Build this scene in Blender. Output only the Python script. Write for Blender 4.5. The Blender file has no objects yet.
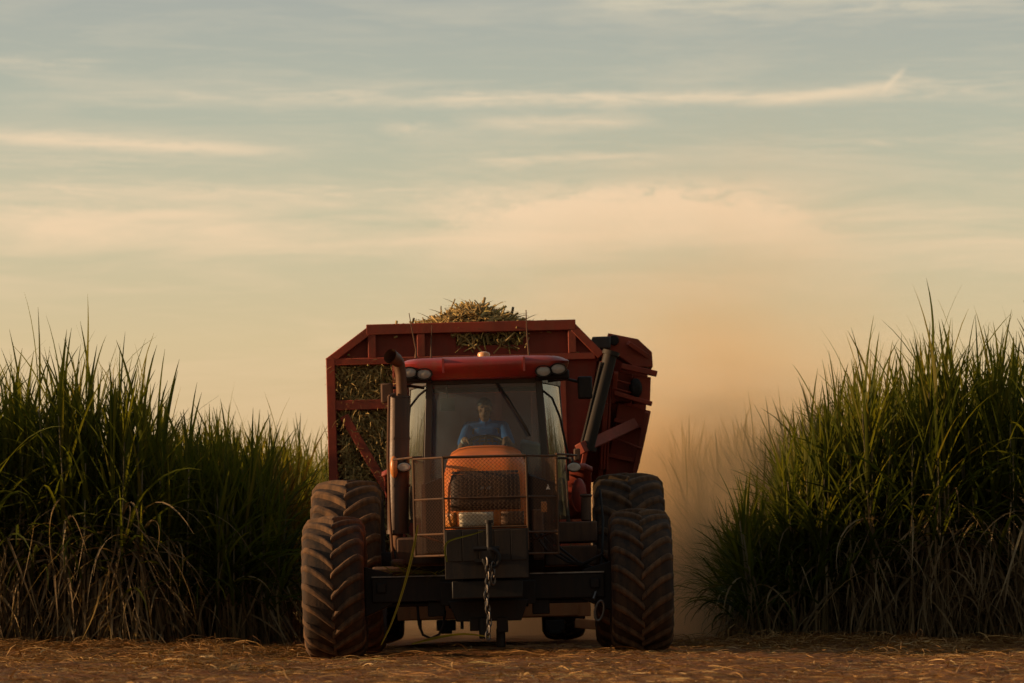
import bpy, math, random
import numpy as np
from mathutils import Vector, Matrix
rnd = random.Random(7)
rng = np.random.default_rng(11)
S = bpy.context.scene
COL = S.collection
PI = math.pi
R = math.radians

# ------------------------------------------------------------------ camera numbers
F, HOR, CAMH = 3500.0, 600.0, 0.6          # focal length in px, horizon row, eye height in m
SUN_EL, SUN_AZ = 11.0, -93.0               # degrees; azimuth clockwise from +Y

def at(px, py, D):                          # world point seen at a pixel at distance D
    return Vector(((px - 512) / F * D, D, CAMH + (HOR - py) / F * D))

# ------------------------------------------------------------------ materials
def mat_base(name):
    m = bpy.data.materials.new(name); m.use_nodes = True
    nt = m.node_tree; nt.nodes.clear()
    out = nt.nodes.new('ShaderNodeOutputMaterial')
    return m, nt, out

class NB:
    """small node-building helper"""
    def __init__(s, nt): s.nt = nt
    def n(s, t, **kw):
        x = s.nt.nodes.new(t)
        for k, v in kw.items(): setattr(x, k, v)
        return x
    def link(s, a, b): s.nt.links.new(a, b)
    def setin(s, sock, v):
        if hasattr(v, 'is_output') or isinstance(v, bpy.types.NodeSocket): s.link(v, sock)
        else: sock.default_value = v
    def math(s, op, a, b=None, c=None, clamp=False):
        x = s.n('ShaderNodeMath', operation=op); x.use_clamp = clamp
        s.setin(x.inputs[0], a)
        if b is not None: s.setin(x.inputs[1], b)
        if c is not None: s.setin(x.inputs[2], c)
        return x.outputs[0]
    def noise(s, vec=None, scale=5, detail=4, rough=.55, dist=0):
        x = s.n('ShaderNodeTexNoise')
        x.inputs['Scale'].default_value = scale; x.inputs['Detail'].default_value = detail
        x.inputs['Roughness'].default_value = rough; x.inputs['Distortion'].default_value = dist
        if vec is not None: s.link(vec, x.inputs['Vector'])
        return x.outputs['Fac']
    def ramp(s, fac, stops, interp='LINEAR'):
        x = s.n('ShaderNodeValToRGB'); cr = x.color_ramp; cr.interpolation = interp
        while len(cr.elements) < len(stops): cr.elements.new(.5)
        for e, (p, c) in zip(cr.elements, stops):
            e.position = p
            e.color = (c, c, c, 1) if not hasattr(c, '__len__') else (*c, 1)
        s.setin(x.inputs[0], fac)
        return x.outputs[0]
    def mix(s, fac, a, b, blend='MIX'):
        x = s.n('ShaderNodeMix', data_type='RGBA', blend_type=blend)
        s.setin(x.inputs[0], fac)
        for sock, v in ((x.inputs[6], a), (x.inputs[7], b)):
            if isinstance(v, tuple): sock.default_value = (*v, 1) if len(v) == 3 else v
            else: s.link(v, sock)
        return x.outputs[2]
    def maprange(s, v, a, b, c=0., d=1., smooth=True):
        x = s.n('ShaderNodeMapRange'); x.interpolation_type = 'SMOOTHSTEP' if smooth else 'LINEAR'
        s.setin(x.inputs[0], v)
        for i, q in zip((1, 2, 3, 4), (a, b, c, d)): s.setin(x.inputs[i], q)
        return x.outputs[0]

def paint(name, col, dust=(.20, .10, .05), dust_amt=.5, rough=.45, metal=0., scale=2.5, bump=.15, col2=None):
    m, nt, out = mat_base(name); b = NB(nt)
    tc = b.n('ShaderNodeTexCoord').outputs['Object']
    big = b.noise(tc, scale, 6, .62, .4)
    fine = b.noise(tc, scale * 14, 5, .65)
    c2 = col2 or tuple(x * .62 for x in col)
    base = b.mix(b.ramp(big, [(.35, 0.), (.7, 1.)]), col, c2)
    # streaky dirt that runs down the panels
    mp = b.n('ShaderNodeMapping'); mp.inputs['Scale'].default_value = (9, 9, .9); b.link(tc, mp.inputs[0])
    streak = b.noise(mp.outputs[0], 1.6, 5, .6)
    dm = b.math('MULTIPLY', b.ramp(streak, [(.40, 0.), (.78, 1.)]), b.ramp(fine, [(.3, .45), (.7, 1.)]))
    dm = b.math('MULTIPLY', b.math('ADD', dm, b.ramp(big, [(.42, 0.), (.8, .6)])), dust_amt, clamp=True)
    colr = b.mix(dm, base, dust)
    p = b.n('ShaderNodeBsdfPrincipled')
    b.link(colr, p.inputs['Base Color'])
    p.inputs['Metallic'].default_value = metal; p.inputs['Specular IOR Level'].default_value = .5 if rough < .46 else .2
    b.link(b.maprange(dm, 0, .7, rough, .85), p.inputs['Roughness'])
    bp = b.n('ShaderNodeBump'); bp.inputs['Strength'].default_value = bump; bp.inputs['Distance'].default_value = .01
    b.link(fine, bp.inputs['Height']); b.link(bp.outputs[0], p.inputs['Normal'])
    b.link(p.outputs[0], out.inputs[0])
    return m

def glass(name, tint=(.62, .70, .70), film=.06, filmcol=(.42, .45, .44), ior=1.5):
    m, nt, out = mat_base(name); b = NB(nt)
    tc = b.n('ShaderNodeTexCoord').outputs['Object']
    tr = b.n('ShaderNodeBsdfTransparent'); tr.inputs[0].default_value = (*tint, 1)
    gl = b.n('ShaderNodeBsdfGlossy'); gl.inputs['Roughness'].default_value = .04; gl.inputs[0].default_value = (.95, .97, 1, 1)
    df = b.n('ShaderNodeBsdfDiffuse'); df.inputs[0].default_value = (*filmcol, 1)
    fr = b.n('ShaderNodeFresnel'); fr.inputs[0].default_value = ior
    m1 = b.n('ShaderNodeMixShader'); b.link(fr.outputs[0], m1.inputs[0]); b.link(tr.outputs[0], m1.inputs[1]); b.link(gl.outputs[0], m1.inputs[2])
    m2 = b.n('ShaderNodeMixShader')
    b.link(b.math('MULTIPLY', b.ramp(b.noise(tc, 3, 6, .65), [(.3, .5), (.75, 1.5)]), film), m2.inputs[0])
    b.link(m1.outputs[0], m2.inputs[1]); b.link(df.outputs[0], m2.inputs[2])
    b.link(m2.outputs[0], out.inputs[0])
    return m

def leafmat(name, stops, trans=.35, rough=.5):
    """colour varies from blade to blade through the stored 'tint' value of each blade"""
    m, nt, out = mat_base(name); b = NB(nt)
    a = b.n('ShaderNodeAttribute'); a.attribute_name = 'tint'
    col = b.ramp(a.outputs['Fac'], stops)
    p = b.n('ShaderNodeBsdfPrincipled'); b.link(col, p.inputs['Base Color']); p.inputs['Roughness'].default_value = rough + .1
    p.inputs['Specular IOR Level'].default_value = .12
    t = b.n('ShaderNodeBsdfTranslucent')
    b.link(b.mix(1., col, (1.25, 1.15, .55), 'MULTIPLY'), t.inputs[0])
    mx = b.n('ShaderNodeMixShader'); mx.inputs[0].default_value = trans
    b.link(p.outputs[0], mx.inputs[1]); b.link(t.outputs[0], mx.inputs[2]); b.link(mx.outputs[0], out.inputs[0])
    return m

M = {}
M['roof_red'] = paint('roof_red', (.36, .035, .028), dust_amt=.35, rough=.32)
M['hood_red'] = paint('hood_red', (.52, .115, .016), dust=(.46, .19, .045), dust_amt=.55, rough=.5)
M['fender_red'] = paint('fender_red', (.24, .030, .020), dust_amt=.35, rough=.55)
M['grille'] = paint('grille', (.036, .024, .018), dust=(.15, .07, .03), dust_amt=.5, rough=.6)
M['trailer_red'] = paint('trailer_red', (.36, .058, .028), col2=(.15, .028, .018), dust=(.24, .085, .045), dust_amt=.6, rough=.6, scale=1.6)
M['trailer_dark'] = paint('trailer_dark', (.25, .040, .022), dust=(.18, .07, .04), dust_amt=.5, rough=.65, scale=1.6)
M['rust_beam'] = paint('rust_beam', (.42, .16, .06), dust=(.36, .18, .08), dust_amt=.7, rough=.75)
M['black'] = paint('black', (.013, .012, .011), dust=(.07, .04, .022), dust_amt=.28, rough=.5)
M['dark_metal'] = paint('dark_metal', (.050, .047, .044), dust=(.13, .07, .04), dust_amt=.5, rough=.5)
M['weight'] = paint('weight', (.024, .020, .017), dust=(.085, .052, .030), dust_amt=.35, rough=.6)
M['brown_box'] = paint('brown_box', (.075, .048, .034), dust=(.20, .10, .05), dust_amt=.7, rough=.7)
M['exhaust'] = paint('exhaust', (.10, .052, .03), dust=(.22, .105, .05), dust_amt=.5, rough=.5, metal=.25)
M['muffler'] = paint('muffler', (.045, .030, .022), dust=(.18, .085, .038), dust_amt=.4, rough=.42, metal=.3)
M['cylinder'] = paint('cylinder', (.026, .024, .021), dust=(.10, .06, .032), dust_amt=.5, rough=.6)
M['guard'] = paint('guard', (.06, .034, .02), dust=(.20, .095, .04), dust_amt=.7, rough=.5, metal=.2)
M['guard_mesh'] = paint('guard_mesh', (.055, .026, .013), dust=(.17, .075, .03), dust_amt=.5, rough=.5, metal=.2)
M['side_mesh'] = paint('side_mesh', (.045, .023, .013), dust=(.13, .058, .025), dust_amt=.4, rough=.6)  # darker copy of the mesh colour, painting the side panels as unlit
M['rubber'] = paint('rubber', (.030, .023, .019), dust=(.12, .066, .034), dust_amt=.75, rough=.8, bump=.3)
M['lug'] = paint('lug', (.062, .039, .025), dust=(.22, .115, .052), dust_amt=.85, rough=.85, bump=.35)
M['rim'] = paint('rim', (.20, .19, .17), dust=(.17, .09, .05), dust_amt=.7, rough=.6)
M['steel'] = paint('steel', (.20, .19, .18), dust=(.12, .08, .05), dust_amt=.5, rough=.35, metal=.8)
M['chain'] = paint('chain', (.13, .12, .11), dust=(.12, .07, .04), dust_amt=.4, rough=.32, metal=.9)
M['lamp'] = paint('lamp', (.46, .42, .35), dust=(.30, .21, .12), dust_amt=.4, rough=.22)
M['headlamp'] = paint('headlamp', (.66, .60, .46), dust=(.50, .32, .14), dust_amt=.5, rough=.25)
M['amber'] = paint('amber', (.60, .20, .03), dust=(.4, .2, .08), dust_amt=.4, rough=.3)
M['beacon'] = paint('beacon', (.75, .36, .14), dust=(.55, .32, .18), dust_amt=.4, rough=.3)
M['white'] = paint('white', (.72, .70, .66), dust=(.4, .3, .2), dust_amt=.3)
M['pillar'] = paint('pillar', (.030, .027, .024), dust=(.16, .08, .035), dust_amt=.4, rough=.4)
M['inside'] = paint('inside', (.06, .058, .055), dust=(.08, .07, .06), dust_amt=.3, rough=.8)
M['console'] = paint('console', (.045, .060, .056), dust=(.08, .08, .07), dust_amt=.3, rough=.6)
M['shirt'] = paint('shirt', (.05, .17, .48), dust=(.04, .12, .32), dust_amt=.3, rough=.9)
M['trousers'] = paint('trousers', (.04, .05, .08), dust_amt=.2, rough=.9)
M['skin'] = paint('skin', (.27, .15, .095), dust=(.22, .12, .075), dust_amt=.3, rough=.55)
M['hair'] = paint('hair', (.012, .010, .009), dust=(.02, .015, .012), dust_amt=.2, rough=.6)
M['windshield'] = glass('windshield', (.56, .70, .78), .15, (.25, .34, .40))
M['side_glass'] = glass('side_glass', (.70, .74, .68), .10, (.50, .48, .36), 3.0)
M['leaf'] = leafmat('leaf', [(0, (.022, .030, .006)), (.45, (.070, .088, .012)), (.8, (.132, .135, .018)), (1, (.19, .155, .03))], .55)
M['dry'] = leafmat('dry', [(0, (.090, .060, .030)), (.5, (.26, .185, .098)), (1, (.48, .37, .21))], .3, .7)
M['stalk'] = leafmat('stalk', [(0, (.07, .06, .026)), (.5, (.16, .125, .06)), (1, (.27, .21, .12))], .0, .5)
M['straw'] = leafmat('straw', [(0, (.12, .055, .018)), (.35, (.26, .13, .042)), (.75, (.46, .27, .095)), (.93, (.58, .41, .20)), (1, (.19, .19, .05))], .1, .65)
M['billet'] = leafmat('billet', [(0, (.055, .040, .016)), (.35, (.31, .205, .075)), (.72, (.56, .39, .15)), (.92, (.30, .25, .07)), (1, (.62, .48, .26))], .05, .65)

# ------------------------------------------------------------------ mesh building
class MB:
    def __init__(s): s.v, s.f, s.m = [], [], []
    def add(s, vs, fs, mi=0):
        o = len(s.v); s.v += [tuple(v) for v in vs]
        s.f += [tuple(i + o for i in f) for f in fs]; s.m += [mi] * len(fs)
    def hexa(s, p, mi=0):                    # 4 bottom points ccw, then 4 top points
        s.add(p, [(3, 2, 1, 0), (4, 5, 6, 7), (0, 1, 5, 4), (1, 2, 6, 5), (2, 3, 7, 6), (3, 0, 4, 7)], mi)
    def box(s, x0, x1, y0, y1, z0, z1, mi=0):
        s.hexa([(x0, y0, z0), (x1, y0, z0), (x1, y1, z0), (x0, y1, z0), (x0, y0, z1), (x1, y0, z1), (x1, y1, z1), (x0, y1, z1)], mi)
    def ring_tube(s, pts, rad, n=10, mi=0, caps=True):
        pts = [Vector(p) for p in pts]; k = len(pts)
        rad = [rad] * k if not hasattr(rad, '__len__') else rad
        vs = []; up = None
        for i, p in enumerate(pts):
            t = (pts[min(i + 1, k - 1)] - pts[max(i - 1, 0)]).normalized()
            if up is None:
                up = Vector((0, 0, 1)) if abs(t.z) < .9 else Vector((1, 0, 0))
            a = t.cross(up).normalized(); up = a.cross(t).normalized()
            for j in range(n):
                q = 2 * PI * j / n
                vs.append(p + a * math.cos(q) * rad[i] + up * math.sin(q) * rad[i])
        fs = [(i * n + j, i * n + (j + 1) % n, (i + 1) * n + (j + 1) % n, (i + 1) * n + j) for i in range(k - 1) for j in range(n)]
        if caps: fs += [tuple(range(n))[::-1], tuple(range((k - 1) * n, k * n))]
        s.add(vs, fs, mi)
    def cyl(s, p, q, r0, r1=None, n=16, mi=0):
        s.ring_tube([p, q], [r0, r1 if r1 is not None else r0], n, mi)
    def bar(s, p, q, w, h, up=(0, 1, 0), mi=0):
        p, q = Vector(p), Vector(q); t = (q - p).normalized(); u = Vector(up)
        a = t.cross(u).normalized() * w / 2; b = a.cross(t).normalized() * h / 2
        s.hexa([p - a - b, p + a - b, p + a + b, p - a + b, q - a - b, q + a - b, q + a + b, q - a + b], mi)
    def prism(s, poly, y0, y1, mi=0):        # polygon in (x, z), pushed along y
        n = len(poly)
        vs = [(x, y0, z) for x, z in poly] + [(x, y1, z) for x, z in poly]
        s.add(vs, [tuple(range(n)), tuple(range(2 * n - 1, n - 1, -1))] + [(i, i + n, (i + 1) % n + n, (i + 1) % n) for i in range(n)], mi)
    def lathe(s, prof, n=40, mi=0, close=False):   # (axial x, radius) round the x axis
        k = len(prof); vs = []
        for a, r in prof:
            for j in range(n):
                q = 2 * PI * j / n; vs.append((a, -r * math.cos(q), r * math.sin(q)))
        rr = range(k if close else k - 1)
        s.add(vs, [(i * n + j, ((i + 1) % k) * n + j, ((i + 1) % k) * n + (j + 1) % n, i * n + (j + 1) % n) for i in rr for j in range(n)], mi)
    def disc_lathe(s, c, axis, prof, n=20, mi=0):  # (along axis, radius) round any axis
        c = Vector(c); ax = Vector(axis).normalized()
        u = ax.orthogonal().normalized(); w = ax.cross(u)
        vs = []
        for a, r in prof:
            for j in range(n):
                q = 2 * PI * j / n; vs.append(c + ax * a + u * r * math.cos(q) + w * r * math.sin(q))
        k = len(prof)
        fs = [(i * n + j, i * n + (j + 1) % n, (i + 1) * n + (j + 1) % n, (i + 1) * n + j) for i in range(k - 1) for j in range(n)]
        fs += [tuple(range(n))[::-1], tuple(range((k - 1) * n, k * n))]
        s.add(vs, fs, mi)
    def ellipsoid(s, c, rx, ry, rz, n=14, k=9, mi=0):
        vs = [(c[0], c[1], c[2] + rz)]
        for i in range(1, k):
            t = PI * i / k
            for j in range(n):
                q = 2 * PI * j / n
                vs.append((c[0] + rx * math.sin(t) * math.cos(q), c[1] + ry * math.sin(t) * math.sin(q), c[2] + rz * math.cos(t)))
        vs.append((c[0], c[1], c[2] - rz)); e = len(vs) - 1
        fs = [(0, 1 + j, 1 + (j + 1) % n) for j in range(n)]
        for i in range(k - 2):
            fs += [(1 + i * n + j, 1 + (i + 1) * n + j, 1 + (i + 1) * n + (j + 1) % n, 1 + i * n + (j + 1) % n) for j in range(n)]
        fs += [(e, 1 + (k - 2) * n + (j + 1) % n, 1 + (k - 2) * n + j) for j in range(n)]
        s.add(vs, fs, mi)
    def build(s, name, mats, parent=None, bevel=0., angle=35, label=None):
        me = bpy.data.meshes.new(name); me.from_pydata(s.v, [], s.f); me.update()
        for m in (mats if isinstance(mats, (list, tuple)) else [mats]): me.materials.append(M[m] if isinstance(m, str) else m)
        me.polygons.foreach_set('material_index', s.m)
        import bmesh
        bm = bmesh.new(); bm.from_mesh(me); bmesh.ops.recalc_face_normals(bm, faces=bm.faces); bm.to_mesh(me); bm.free()
        me.polygons.foreach_set('use_smooth', [True] * len(me.polygons)); me.set_sharp_from_angle(angle=R(angle))
        o = bpy.data.objects.new(name, me); COL.objects.link(o)
        if parent: o.parent = parent
        if bevel:
            b = o.modifiers.new('bevel', 'BEVEL'); b.width = bevel; b.segments = 2; b.limit_method = 'ANGLE'; b.angle_limit = R(40)
        if label: o['label'] = label
        return o

def tag(o, label=None, cat=None, group=None, kind=None):
    if label: o['label'] = label
    if cat: o['category'] = cat
    if group: o['group'] = group
    if kind: o['kind'] = kind
    return o
def empty(name, loc, rot=(0, 0, 0)):
    o = bpy.data.objects.new(name, None); COL.objects.link(o); o.location = loc; o.rotation_euler = rot; o.empty_display_size = .3
    return o
def copy_part(o, parent, loc=None):
    c = o.copy(); COL.objects.link(c); c.parent = parent
    if loc is not None: c.location = loc
    for ch in list(o.children):
        d = ch.copy(); COL.objects.link(d); d.parent = c
    return c

def np_mesh(name, V, Q, mats, mat_idx=None, tint=None, smooth=True):
    me = bpy.data.meshes.new(name)
    V = np.asarray(V, np.float32); Q = np.asarray(Q, np.int32)
    me.vertices.add(len(V)); me.vertices.foreach_set('co', V.ravel())
    k = Q.shape[1]
    me.loops.add(Q.size); me.loops.foreach_set('vertex_index', Q.ravel())
    me.polygons.add(len(Q)); me.polygons.foreach_set('loop_start', np.arange(0, Q.size, k, dtype=np.int32))
    for m in mats: me.materials.append(M[m] if isinstance(m, str) else m)
    if mat_idx is not None: me.polygons.foreach_set('material_index', np.asarray(mat_idx, np.int32))
    me.polygons.foreach_set('use_smooth', np.full(len(Q), smooth))
    if tint is not None:
        a = me.attributes.new('tint', 'FLOAT', 'POINT'); a.data.foreach_set('value', np.asarray(tint, np.float32))
    me.update(calc_edges=True)
    o = bpy.data.objects.new(name, me); COL.objects.link(o)
    return o

# ------------------------------------------------------------------ ground
def sstep(a, b, x):
    t = np.clip((np.asarray(x, float) - a) / (b - a), 0, 1); return t * t * (3 - 2 * t)
LE, RE_ = -3.0, 2.75                          # inner edges of the left and right cane fields
def gbase(x, y):
    x = np.asarray(x, float); y = np.asarray(y, float)
    slope = .0245 * np.clip(x + .262, -2.6, 2.4) + .0
    side = np.maximum(sstep(-2.4, -3.4, x), sstep(2.1, 3.1, x))
    front = sstep(37.5, 40.2, y)
    h = slope * sstep(30, 36, y) * (1 - .5 * side)
    h = h + .07 * side * front
    h = h + .03 * sstep(30, 24, y)
    return h
def gfine(x, y):
    x = np.asarray(x, float); y = np.asarray(y, float)
    n = .024 * np.sin(2.1 * x + .7 * y) * np.sin(1.3 * y - .8 * x) + .012 * np.sin(5.3 * x + 1.1) * np.sin(3.7 * y + .4 * x) + .006 * np.sin(11 * x - 4 * y)
    rut = -.03 * (np.exp(-((x + 1.9) / .3) ** 2) + np.exp(-((x - 1.37) / .3) ** 2)) * sstep(36.2, 36.8, y)
    return n * sstep(24, 27, y) + rut
def gz(x, y): return gbase(x, y) + gfine(x, y)

def build_ground():
    xs = np.concatenate([[-900, -300, -100, -50], np.linspace(-26, -9.2, 20), np.linspace(-9, 9, 181), np.linspace(9.2, 26, 20), [50, 100, 300, 900]])
    ys = np.concatenate([[-60, -10, 8, 16], np.linspace(20, 46, 209), np.linspace(46.5, 95, 70), [120, 200, 400, 900, 2500]])
    X, Y = np.meshgrid(xs, ys); Z = gz(X, Y) + rng.normal(0, .011, X.shape) * (np.abs(X) < 9.1) * (Y > 20) * (Y < 46)
    nx, ny = len(xs), len(ys)
    V = np.stack([X, Y, Z], -1).reshape(-1, 3)
    i = np.arange(nx - 1)[None, :] + nx * np.arange(ny - 1)[:, None]
    Q = np.stack([i, i + 1, i + nx + 1, i + nx], -1).reshape(-1, 4)
    m, nt, out = mat_base('red_dirt'); b = NB(nt)
    pos = b.n('ShaderNodeNewGeometry').outputs['Position']
    n1 = b.noise(pos, .8, 7, .65); n2 = b.noise(pos, 14, 6, .7)
    c = b.mix(b.ramp(n1, [(.3, 0.), (.7, 1.)]), (.13, .047, .014), (.21, .085, .026))
    c = b.mix(b.ramp(n2, [(.45, 0.), (.75, .8)]), c, (.25, .15, .075))
    p = b.n('ShaderNodeBsdfPrincipled'); b.link(c, p.inputs['Base Color']); p.inputs['Roughness'].default_value = .95
    p.inputs['Specular IOR Level'].default_value = .15
    bp = b.n('ShaderNodeBump'); bp.inputs['Strength'].default_value = .8; bp.inputs['Distance'].default_value = .06
    b.link(n2, bp.inputs['Height']); b.link(bp.outputs[0], p.inputs['Normal']); b.link(p.outputs[0], out.inputs[0])
    o = np_mesh('ground', V, Q, [m]); o['kind'] = 'structure'
    return o
build_ground()

# ------------------------------------------------------------------ blades (all leaves at once, as arrays)
def blades(base, az, el, length, width, droop, power=1.6, seg=7, fold=.25, twist=None, tint=None, side=None):
    """arched tapering leaf blades; every argument is an array over the blades"""
    N = len(base); s = np.linspace(0, 1, seg + 1)
    th = el[:, None] - droop[:, None] * s[None, :] ** power
    mid = (th[:, 1:] + th[:, :-1]) / 2
    ds = (length / seg)[:, None]
    hr = np.concatenate([np.zeros((N, 1)), np.cumsum(np.cos(mid) * ds, 1)], 1)
    hz = np.concatenate([np.zeros((N, 1)), np.cumsum(np.sin(mid) * ds, 1)], 1)
    d = np.stack([np.sin(az), np.cos(az), np.zeros(N)], -1); sd = np.stack([np.cos(az), -np.sin(az), np.zeros(N)], -1)
    bend = (np.zeros(N) if side is None else side)[:, None] * s[None, :] ** 2 * length[:, None]
    C = base[:, None, :] + hr[..., None] * d[:, None, :] + bend[..., None] * sd[:, None, :]
    C[..., 2] += hz
    w = width[:, None] * np.minimum(1, .35 + s * 4)[None, :] * np.clip(1 - s, 0, 1)[None, :] ** .65 / 2
    w[:, -1] = .0012
    nrm = -np.sin(th)[..., None] * d[:, None, :]; nrm[..., 2] += np.cos(th)
    tw = (np.zeros(N) if twist is None else twist)[:, None] * s[None, :]
    ax = sd[:, None, :] * np.cos(tw)[..., None] + nrm * np.sin(tw)[..., None]
    nn = nrm * np.cos(tw)[..., None] - sd[:, None, :] * np.sin(tw)[..., None]
    up = nn * (w * fold)[..., None]
    L = C - ax * w[..., None] + up; Rr = C + ax * w[..., None] + up
    V = np.stack([L, C, Rr], 2).reshape(-1, 3)
    k = (seg + 1) * 3
    q = []
    for j in range(seg):
        a = j * 3; q += [(a, a + 1, a + 4, a + 3), (a + 1, a + 2, a + 5, a + 4)]
    Q = (np.array(q)[None] + (np.arange(N) * k)[:, None, None]).reshape(-1, 4)
    T = np.repeat(rng.random(N) if tint is None else tint, k)
    return V, Q, T

def sticks(p, q, r0, r1, tint, n=5, mid=None):
    """thin n-sided rods from p to q"""
    N = len(p); t = q - p; t = t / np.linalg.norm(t, axis=1, keepdims=True)
    ref = np.where(np.abs(t[:, 2:3]) < .9, np.array([[0, 0, 1.]]), np.array([[1., 0, 0]]))
    a = np.cross(t, ref); a /= np.linalg.norm(a, axis=1, keepdims=True); b = np.cross(t, a)
    an = 2 * PI * np.arange(n) / n
    ring = a[:, None] * np.cos(an)[None, :, None] + b[:, None] * np.sin(an)[None, :, None]
    A = p[:, None] + ring * r0[:, None, None]; B = q[:, None] + ring * r1[:, None, None]
    V = np.concatenate([A, B], 1).reshape(-1, 3)
    f = [(j, (j + 1) % n, n + (j + 1) % n, n + j) for j in range(n)]
    if n == 5: f += [(5, 6, 7, 8), (5, 8, 9, 9), (0, 3, 2, 1), (0, 4, 3, 3)]
    Q = np.array(f)
    if n == 5: Q = Q[[0, 1, 2, 3, 4, 5, 7]]
    Q = (Q[None] + (np.arange(N) * 2 * n)[:, None, None]).reshape(-1, 4)
    return V, Q, np.repeat(tint, 2 * n)

class Acc:
    def __init__(s): s.V, s.Q, s.T, s.M, s.n = [], [], [], [], 0
    def add(s, vqt, mi=0):
        V, Q, T = vqt
        s.V.append(V); s.Q.append(Q + s.n); s.T.append(T); s.M.append(np.full(len(Q), mi)); s.n += len(V)
    def build(s, name, mats):
        return np_mesh(name, np.concatenate(s.V), np.concatenate(s.Q), mats, np.concatenate(s.M), np.concatenate(s.T))

def cane_geo(x, y, z, H, seg=7, ngreen=9, ndry=6, lean_dir=None, lean_amt=None, acc3=None, dry_len=1.0, out_az=None):
    """stalks at x,y (arrays) of total height H; fills three accumulators: stalks, green leaves, dry leaves"""
    N = len(x); st, gr, dr = acc3
    hs = (H - .95) * rng.uniform(.9, 1.04, N)
    laz = rng.uniform(0, 2 * PI, N) if lean_dir is None else lean_dir
    la = np.abs(rng.normal(.05, .06, N)) if lean_amt is None else lean_amt
    base = np.stack([x, y, z - .03], -1)
    top = base + np.stack([np.sin(laz) * la * hs, np.cos(laz) * la * hs, hs], -1)
    st.add(sticks(base, top, rng.uniform(.014, .021, N), np.full(N, .009), rng.random(N), 5))
    ax = (top - base)
    # green fan
    i = np.repeat(np.arange(N), ngreen); k = np.tile(np.arange(ngreen), N)
    u = k / (ngreen - 1.)                                  # 0 = lowest green leaf, 1 = spindle
    f = 1 - (1 - u) ** .9 * np.minimum(.74, 1.6 / hs[i]) + rng.normal(0, .015, len(i))
    b = base[i] + ax[i] * f[:, None]
    az = laz[i] + k * 2.4 + rng.normal(0, .5, len(i)) + rng.uniform(0, 6.28, N)[i]
    el = R(46) + R(37) * u ** .8 + rng.normal(0, .13, len(i))
    ln = (1.40 - .42 * u + rng.normal(0, .15, len(i))) * np.clip(H[i] / 3.2, .5, 1.12)
    dp = (1.95 - 1.62 * u ** .8) * rng.uniform(.35, 1.15, len(i))
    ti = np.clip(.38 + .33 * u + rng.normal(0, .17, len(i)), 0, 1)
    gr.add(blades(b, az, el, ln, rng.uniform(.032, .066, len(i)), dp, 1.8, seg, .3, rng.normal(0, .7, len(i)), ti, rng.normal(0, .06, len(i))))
    # dry sheath leaves hanging on the lower stalk
    if ndry:
        i = np.repeat(np.arange(N), ndry)
        f = rng.uniform(.12, .66, len(i)); b = base[i] + ax[i] * f[:, None]
        az = rng.uniform(0, 2 * PI, len(i)) if out_az is None else out_az + rng.normal(0, 1.1, len(i))
        el = rng.uniform(R(-20), R(70), len(i)); dp = el + rng.uniform(R(55), R(95), len(i))
        hang = rng.random(len(i)) < .62
        el = np.where(hang, rng.uniform(R(-88), R(-62), len(i)), el); dp = np.where(hang, rng.normal(0, .25, len(i)), dp)
        ln = np.minimum(rng.uniform(.45, 1.25, len(i)) * dry_len, b[:, 2] - z[i] + rng.uniform(.15, .55, len(i)))
        ln = np.maximum(ln, .25)
        ti = np.clip(rng.beta(1.6, 2.6, len(i)), 0, 1)
        dr.add(blades(b, az, el, ln, rng.uniform(.018, .050, len(i)), dp, rng.uniform(.5, 1.1), seg, .5, rng.normal(0, 1.4, len(i)), ti, rng.normal(0, .15, len(i))))

def field_height(x, y, left):
    if left:
        h = 2.86 + .52 * sstep(-4.2, -4.7, x) * sstep(44, 42.5, y) + .35 * sstep(44, 60, y)
    else:
        h = 3.12 + .40 * sstep(3.0, 5.6, x) * sstep(46, 43, y) + .15 * sstep(44, 60, y) - 1.15 * sstep(3.9, 3.0, x) * sstep(57, 48.5, y)
    return h
def field(name, left, label):
    acc = (Acc(), Acc(), Acc())
    sg = -1 if left else 1; edge = LE if left else RE_
    def zone(u0, u1, y0, y1, dens, seg, ng, nd):
        n = int((u1 - u0) * (y1 - y0) * dens)
        u = rng.uniform(u0, u1, n); y = rng.uniform(y0, y1, n)
        u = np.round(u / .75) * .75 + rng.normal(0, .12, n) if u1 - u0 > 2 else u   # planted in rows
        x = edge + sg * (np.abs(u) + (0 if left else .015) * np.clip(y - 46, 0, 40))
        H = field_height(x, y, left) * rng.normal(1, .042, n)
        cane_geo(x, y, gz(x, y), H, seg, ng, nd, acc3=acc)
    zone(.0, 6.8, 41.2, 46.2, 23, 6, 12, 4)         # behind the front row
    zone(.0, 2.2, 46.2, 84, 17, 4, 10, 1)            # along the track, far back
    zone(2.6, 6.5, 46.2, 56, 3.5, 5, 8, 0)
    zone(6.8, 26, 40.6, 45, 5.0 if left else 2.5, 4, 8, 1)   # beyond the frame; the left one throws the evening shade
    # one object for the mass: stalks, green and dry leaves share it
    A = Acc()
    for mi, a in enumerate(acc):
        for V, Q, T in zip(a.V, a.Q, a.T):
            pass
        off = A.n
        V = np.concatenate(a.V); Q = np.concatenate(a.Q); T = np.concatenate(a.T)
        A.add((V, Q, T), mi)
    o = A.build(name, ['stalk', 'leaf', 'dry'])
    tag(o, label, 'sugarcane', kind='stuff')
    return o
field('sugarcane_field', True, 'dense mass of green sugarcane filling the field left of the tractor')
field('sugarcane_field', False, 'dense mass of green sugarcane filling the field right of the tractor')

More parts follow.
